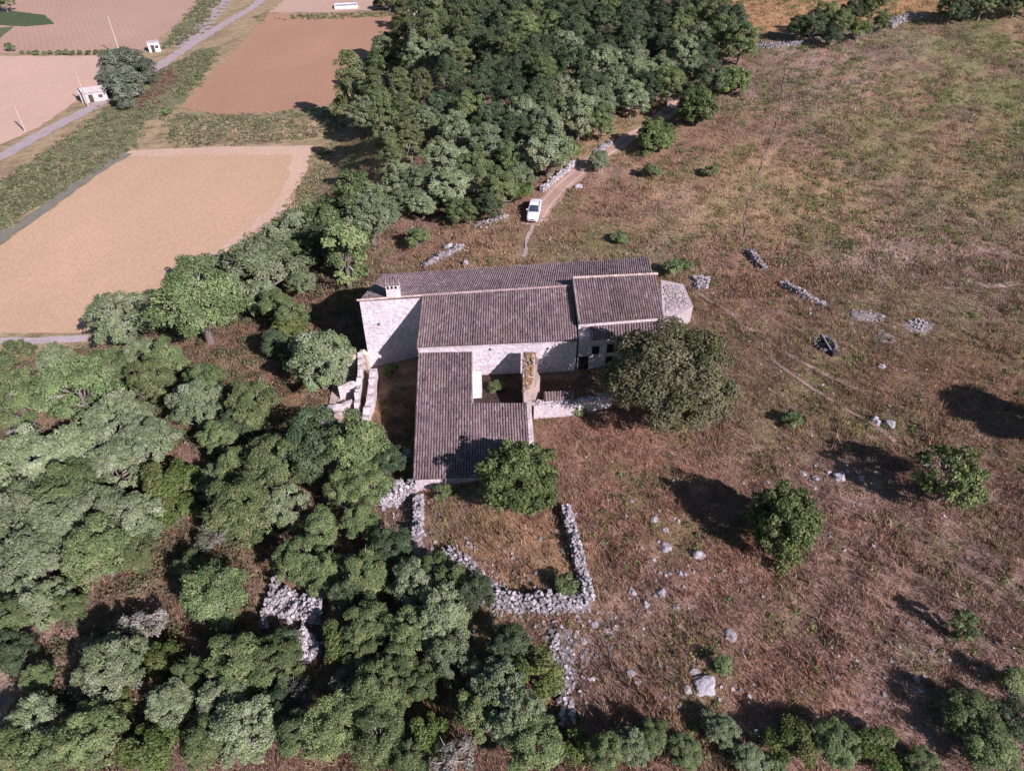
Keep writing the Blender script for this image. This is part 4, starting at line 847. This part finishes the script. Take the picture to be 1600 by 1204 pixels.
for t_ in TREES:
    k = KIND[t_['kind']]; py = t_['py']
    if t_['group'] is None:
        t_['group'] = ('trees of the wood behind the farmhouse' if py < 345 and 520 < t_['px'] < 1200 else 'trees of the wood left of the farmhouse' if t_['px'] < 1000 and t_['px'] > -10 and py > 340 else 'trees and bushes on the valley floor' if t_['px'] < 640 else 'trees of the hilltop hedge' if py < 80 else 'trees and bushes of the open slope')
    if t_['label'] is None:
        big = t_['s'] * k['r'][0]; ref = k['r'][0]
        size = 'small' if t_['s'] < .8 else ('large' if t_['s'] > 1.15 else '')
        base = (size + ' ' + k['word'] + ' ' + where(t_['px'], py)).strip()
        groups.setdefault(base, []).append(t_)
for base, ts in groups.items():
    if len(ts) == 1: ts[0]['label'] = base; continue
    xs = [t_['px'] for t_ in ts]; ys = [t_['py'] for t_ in ts]
    hor = (max(xs) - min(xs)) >= (max(ys) - min(ys)); ts.sort(key=lambda t_: t_['px'] if hor else t_['py'])
    nm = ['leftmost', 'rightmost'] if hor else ['topmost', 'lowest']
    for i, t_ in enumerate(ts):
        if len(ts) == 2: t_['label'] = base + ', ' + nm[i]
        elif i == 0: t_['label'] = base + ', ' + nm[0]
        elif i == len(ts) - 1: t_['label'] = base + ', ' + nm[1]
        elif len(ts) == 3: t_['label'] = base + ', middle one'
        else: t_['label'] = base + ', ' + (['second', 'third', 'fourth', 'fifth', 'sixth', 'seventh', 'eighth', 'ninth', 'tenth', 'eleventh', 'twelfth'][min(i - 1, 10)]) + (' from left' if hor else ' from top')
for q, t_ in enumerate(TREES):
    k = KIND[t_['kind']]; me, tm = proto(t_['kind'], q % k['nv'])
    o = thing(k['name'], t_['label'], k['cat'], t_['p'], t_['group'], rng.uniform(0, 6.283)); s = t_['s']; o.scale = (s, s * rng.uniform(.9, 1.1), s * t_['zs'] * rng.uniform(.92, 1.08))
    for nm_, dat in (('crown', me), ('trunk', tm)):
        c = bpy.data.objects.new(nm_, dat); COL.objects.link(c); c.parent = o

# ---------------------------------------------------------------- the car
cp = G(831, 352); c2 = G(838, 318)
hd = math.atan2(-(c2 - cp)[0], (c2 - cp)[1])      # nose points back along local -Y
cc = (cp + c2) / 2
CAR = thing('car', 'white saloon car parked on the dirt track, nose towards the farmhouse', 'car', (cc[0], cc[1], float(hgt(cc[0], cc[1])) + .09), rz=hd)
zf = float(hgt(*cp[:2])); zb = float(hgt(*c2[:2])); CAR.scale = (.95, 1.22, 1.05); CAR.rotation_euler = (math.atan2(zb - zf, np.linalg.norm((c2 - cp)[:2])), 0, hd)
WP = (.84, .85, .88)
def loft(secs, col):
    """secs: list of (y, [(x,z)...]) half profiles mirrored"""
    m = MB(); V = []; n = len(secs[0][1])
    for y, pr in secs:
        V += [(x, y, z) for x, z in pr] + [(-x, y, z) for x, z in pr[::-1]]
    K = 2 * n; F = []
    for i in range(len(secs) - 1):
        for k in range(K): F.append((i * K + k, i * K + (k + 1) % K, (i + 1) * K + (k + 1) % K, (i + 1) * K + k)[::-1])
    F.append(tuple(range(K))); F.append(tuple(range(len(V) - K, len(V)))[::-1])
    m.add(V, F, col); return m
def prof(w_, z0, z1, sh=.06): return [(w_ * .86, z0), (w_, z0 + .14), (w_, z1 - .16), (w_ - sh, z1 - .03), (w_ - .3, z1), (.0, z1 + .02)]
bodyo = loft([(-2.3, prof(.62, .28, .62)), (-2.2, prof(.78, .22, .74)), (-1.9, prof(.88, .2, .82)), (-1.1, prof(.91, .2, .92)), (-.6, prof(.92, .2, .96)), (1.1, prof(.92, .2, .98)), (1.7, prof(.90, .2, .97)), (2.15, prof(.84, .25, .93)), (2.3, prof(.72, .32, .85))], WP).build('body', M_paint, CAR, True)
bv = bodyo.modifiers.new('bevel', 'BEVEL'); bv.width = .03; bv.limit_method = 'ANGLE'
cab = lambda wb, wt, z0, z1: [(wb, z0), ((wb + wt) / 2, (z0 + z1) / 2), (wt, z1 - .05), (wt - .12, z1), (.0, z1 + .03)]
loft([(-1.02, cab(.80, .78, .9, .96)), (-.9, cab(.80, .76, .9, 1.02)), (-.28, cab(.82, .64, .9, 1.40)), (.3, cab(.82, .64, .9, 1.46)), (.85, cab(.82, .62, .9, 1.42)), (1.45, cab(.80, .72, .9, 1.06)), (1.62, cab(.80, .76, .9, .98))], (.05, .07, .10)).build('windows', M_glass, CAR, True)
m = MB(); V = [(-.60, -.22, 1.425), (.60, -.22, 1.425), (.62, .3, 1.49), (.60, .82, 1.455), (-.60, .82, 1.455), (-.62, .3, 1.49)]
m.add([(x, y, z + .015) for x, y, z in V] + [(x * .98, y, z - .03) for x, y, z in V], [(0, 1, 2, 5), (5, 2, 3, 4)] + [(k, (k + 1) % 6, 6 + (k + 1) % 6, 6 + k)[::-1] for k in range(6)], WP); m.build('roof', M_paint, CAR)
for sx in (-1, 1):
    m = MB(); m.tube([(sx * .80, -.98, .97), (sx * .65, -.25, 1.44)], [.035, .03], 5, WP); m.tube([(sx * .64, .84, 1.45), (sx * .76, 1.55, 1.02)], [.045, .045], 5, WP); m.tube([(sx * .66, -.25, 1.43), (sx * .66, .3, 1.48), (sx * .64, .84, 1.45)], [.03, .03, .03], 5, WP); m.tube([(sx * .835, .25, .95), (sx * .66, .25, 1.46)], [.03, .03], 5, WP); m.build('window_pillar', M_paint, CAR)
    m = MB(); m.box((sx * 1.0, -.72, .98), (.2, .12, .14), 0, WP); m.build('mirror', M_paint, CAR)
    m = MB(); m.box((sx * .60, -2.24, .56), (.32, .14, .14), sx * .25, (.55, .58, .62)); m.build('headlight', M_glass, CAR)
    m = MB(); m.box((sx * .62, 2.24, .66), (.32, .1, .16), -sx * .2, (.4, .02, .02)); m.build('tail_light', M_glass, CAR)
    for y in (-1.42, 1.42):
        m = MB(); m.tube([(sx * .70, y, .31), (sx * .93, y, .31)], [.32, .32], 18, (.02, .02, .02)); wh = m.build('wheel', M_dark, CAR)
        m = MB(); m.tube([(sx * .92, y, .31), (sx * .945, y, .31)], [.2, .18], 12, (.45, .45, .47)); m.build('rim', M_paint, CAR if False else wh)
for sx in (-1, 1):
    m = MB(); m.box((sx * .16, -2.30, .52), (.26, .06, .12), 0, (.03, .03, .03)); m.build('grille', M_dark, CAR)
m = MB(); m.box((0, -2.33, .27), (1.1, .06, .14), 0, (.04, .04, .045)); m.build('air_intake', M_dark, CAR)
m = MB(); m.box((0, -2.345, .42), (.5, .02, .1), 0, (.7, .7, .7)); m.build('number_plate', M_paint, CAR)

# ---------------------------------------------------------------- stone well pit on the slope
wc = G(1289, 538); WE = thing('well', 'dark stone lined pit with a pale beam across it on the slope', 'well', wc)
m = MB()
for k in range(16):
    a_ = k / 16 * 6.283; x, y = math.cos(a_) * 1.05, math.sin(a_) * 1.3
    V, C = stones(np.array([(x, y, .1)]), np.array([(.38, .30, .28)]), stone_cols(1, .14, .30)); m.add(V, [(i, i + 1, i + 2, i + 3) for i in range(0, 24, 4)], C[0])
m.build('stone_rim', M_stone, WE)
m = MB(); V = [(math.cos(a_) * .98, math.sin(a_) * 1.22, .16) for a_ in np.linspace(0, 6.283, 17)[:-1]]; m.prism(V, -.5, (.012, .012, .016)); m.build('pit_shade', M_dark, WE)  # near-black slab at rim level: the pit's inner shade put into colour
m = MB(); m.tube([(.02, 1.45, .32), (0, 0, .36), (.05, -1.4, .30)], [.10, .09, .10], 6, (.40, .42, .44)); m.build('beam', M_bark, WE)
m = MB(); m.box((.25, -1.75, -.1), (.5, .5, .55), .2, (.07, .05, .06)); m.build('dark_block', M_stone, WE)

# ---------------------------------------------------------------- far things on the plain
def pole(bx, by, h_, label, arm):
    b = W(bx, by, PLAIN); T = thing('utility_pole', label, 'utility pole', b, 'poles along the plain lane')
    m = MB(); m.tube([(0, 0, -.5), (0, 0, h_ * .5), (0, 0, h_)], [.22, .18, .12], 8, (.50, .43, .40)); m.build('post', M_road, T)
    m = MB(); m.tube([(-arm, 0, h_ - .5), (arm, 0, h_ - .5)], [.07, .07], 5, (.35, .32, .32)); m.build('crossarm', M_road, T)
pole(189, 88, 11, 'tall pale pole standing behind the far poplars', 1.1)
pole(138, 166, 8, 'pale pole beside the far white hut by the lane', .8)
pole(40, 206, 6, 'small pole at the edge of the pink field at far left', .6)
def hut(name, px, py, w_, d_, h_, yaw, wc_, rc_, label, cat, flat=False, z=PLAIN):
    b = W(px, py, z); T = thing(name, label, cat, b, None, yaw)
    m = MB(); m.box((0, 0, -.3), (w_, d_, h_ + .3), 0, wc_); m.build('wall', M_wall, T)
    m = MB()
    if flat: m.box((0, 0, h_ + .003), (w_ + .3, d_ + .3, .18), 0, rc_)
    else:
        V = [(-w_ / 2 - .25, -d_ / 2 - .25, h_ + .02), (w_ / 2 + .25, -d_ / 2 - .25, h_ + .02), (w_ / 2 + .25, d_ / 2 + .25, h_ + .02), (-w_ / 2 - .25, d_ / 2 + .25, h_ + .02), (-w_ / 2 - .25, 0, h_ + d_ * .24), (w_ / 2 + .25, 0, h_ + d_ * .24)]
        m.add(V, [(0, 1, 5, 4), (2, 3, 4, 5), (0, 4, 3), (1, 2, 5), (3, 2, 1, 0)], rc_)
    m.build('roof', M_tile, T)
    m = MB(); m.box((-w_ * .12, -d_ / 2 - .02, 0), (1.0, .08, min(2.0, h_ * .8)), 0, (.08, .08, .07)); m.build('door', M_dark, T)
    m = MB(); m.box((w_ * .25, -d_ / 2 - .02, h_ * .4), (.9, .08, h_ * .3), 0, (.07, .08, .09)); m.build('window', M_dark, T)
hut('hut', 149, 156, 6.0, 3.8, 2.3, R(28), (.58, .53, .50), (.56, .50, .49), 'small white hut beside the lane at the foot of the poplars', 'hut')
hut('hut', 243, 80, 3.2, 2.6, 2.6, R(20), (.78, .74, .72), (.60, .52, .50), 'tiny white pump hut above the far lane junction', 'hut', True)
hut('house', 668, 22, 16, 9, 5.0, R(-8), (.80, .66, .62), (.62, .44, .40), 'far pale pink house behind the wood tip at the top', 'house')
b = W(541, 12, PLAIN); T = thing('water_tank', 'low white rimmed water tank in the far field at the top', 'water tank', b, None, R(12))
m = MB()
for x, y, sx, sy in ((0, -2.4, 8.6, .5), (0, 2.4, 8.6, .5), (-4.05, 0, .5, 4.3), (4.05, 0, .5, 4.3)): m.box((x, y, 0), (sx, sy, 1.1), 0, (.72, .70, .70))
m.box((0, 0, 0), (7.58, 4.28, .1), 0, (.3, .3, .3)); m.build('rim', M_wall, T)
m = MB(); m.box((0, 0, .7), (7.55, 4.25, .1), 0, (.16, .20, .27)); m.build('water', M_glass, T)


# weeds on the banks and along the field edges of the plain
def bankscrub(pix, n, pal, lf, label, nleaf=26, r0=.25, r1=.95):
    lf = lf * .62
    P = [W(a, b, PLAIN)[:2] for a, b in pix]; xs = [p[0] for p in P]; ys = [p[1] for p in P]; pts = []
    while len(pts) < n:
        x, y = rng.uniform(min(xs), max(xs)), rng.uniform(min(ys), max(ys))
        if inpoly(x, y, [tuple(p) for p in P]) and rng.random() < .15 + ss(nz(np.array([x]), np.array([y]), 3, .8), .35, .65)[0]: pts.append((x, y))
    pts = np.array(pts) + rng.normal(0, .8, (n, 2)); N_ = n * nleaf; d = rng.normal(0, 1, (N_, 3)); d /= np.linalg.norm(d, axis=1)[:, None]; d[:, 2] = np.abs(d[:, 2])
    rr = np.repeat(rng.uniform(r0, r1, n), nleaf) * rng.uniform(.5, 1.1, N_)
    Q = np.stack([np.repeat(pts[:, 0], nleaf), np.repeat(pts[:, 1], nleaf), np.full(N_, PLAIN)], 1) + d * rr[:, None] * (1.2, 1.2, .7)
    V, _ = leafquads(Q, d, lf * rng.uniform(.7, 1.4, N_), .8); p_ = np.array(pal)[rng.integers(len(pal), size=n)] * rng.uniform(.75, 1.25, (n, 1))
    o = bpy.data.objects.new('bank_scrub', raw_mesh('bank_scrub', V, 4, np.repeat(p_, nleaf, 0), M_grass)); COL.objects.link(o); tag(o, label, 'scrub', kind='stuff')
BK = [(.19, .22, .11), (.25, .27, .14), (.16, .19, .10), (.30, .28, .17), (.22, .19, .13)]
bankscrub([(0, 358), (60, 322), (110, 290), (190, 244), (222, 215), (225, 190), (300, 140), (338, 88), (318, 78), (250, 115), (190, 150), (130, 200), (60, 250), (0, 290)], 3600, BK, .45, 'green weeds filling the long bank between lane and straw field')
bankscrub([(258, 180), (400, 182), (500, 166), (540, 168), (540, 200), (480, 216), (330, 228), (262, 222)], 1500, BK + [(.42, .34, .22)] * 3, .45, 'grey green weeds on the rough strip above the straw field')
bankscrub([(498, 235), (560, 205), (600, 250), (560, 300), (470, 345), (485, 280)], 900, BK + [(.42, .34, .22)] * 2, .4, 'weeds in the corner between straw field and wood')
bankscrub([(245, 78), (262, 62), (290, 30), (312, 0), (345, 0), (330, 20), (300, 60), (270, 75)], 500, BK, .6, 'green weeds along the stream bed')
bankscrub([(225, 150), (270, 105), (275, 125), (235, 165), (205, 172)], 420, [(.26, .13, .11), (.20, .11, .09), (.30, .17, .13)], .5, 'reddish dry reeds right of the far poplars')
bankscrub([(455, 330), (500, 232), (496, 300), (440, 370), (330, 430), (250, 478), (245, 470), (330, 415)], 700, BK + [(.45, .36, .20)] * 3, .35, 'weedy edge between the straw field and the trees')
bankscrub([(400, 26), (640, 18), (640, 24), (520, 30), (400, 34)], 260, BK, .5, 'row of weeds between the far fields')
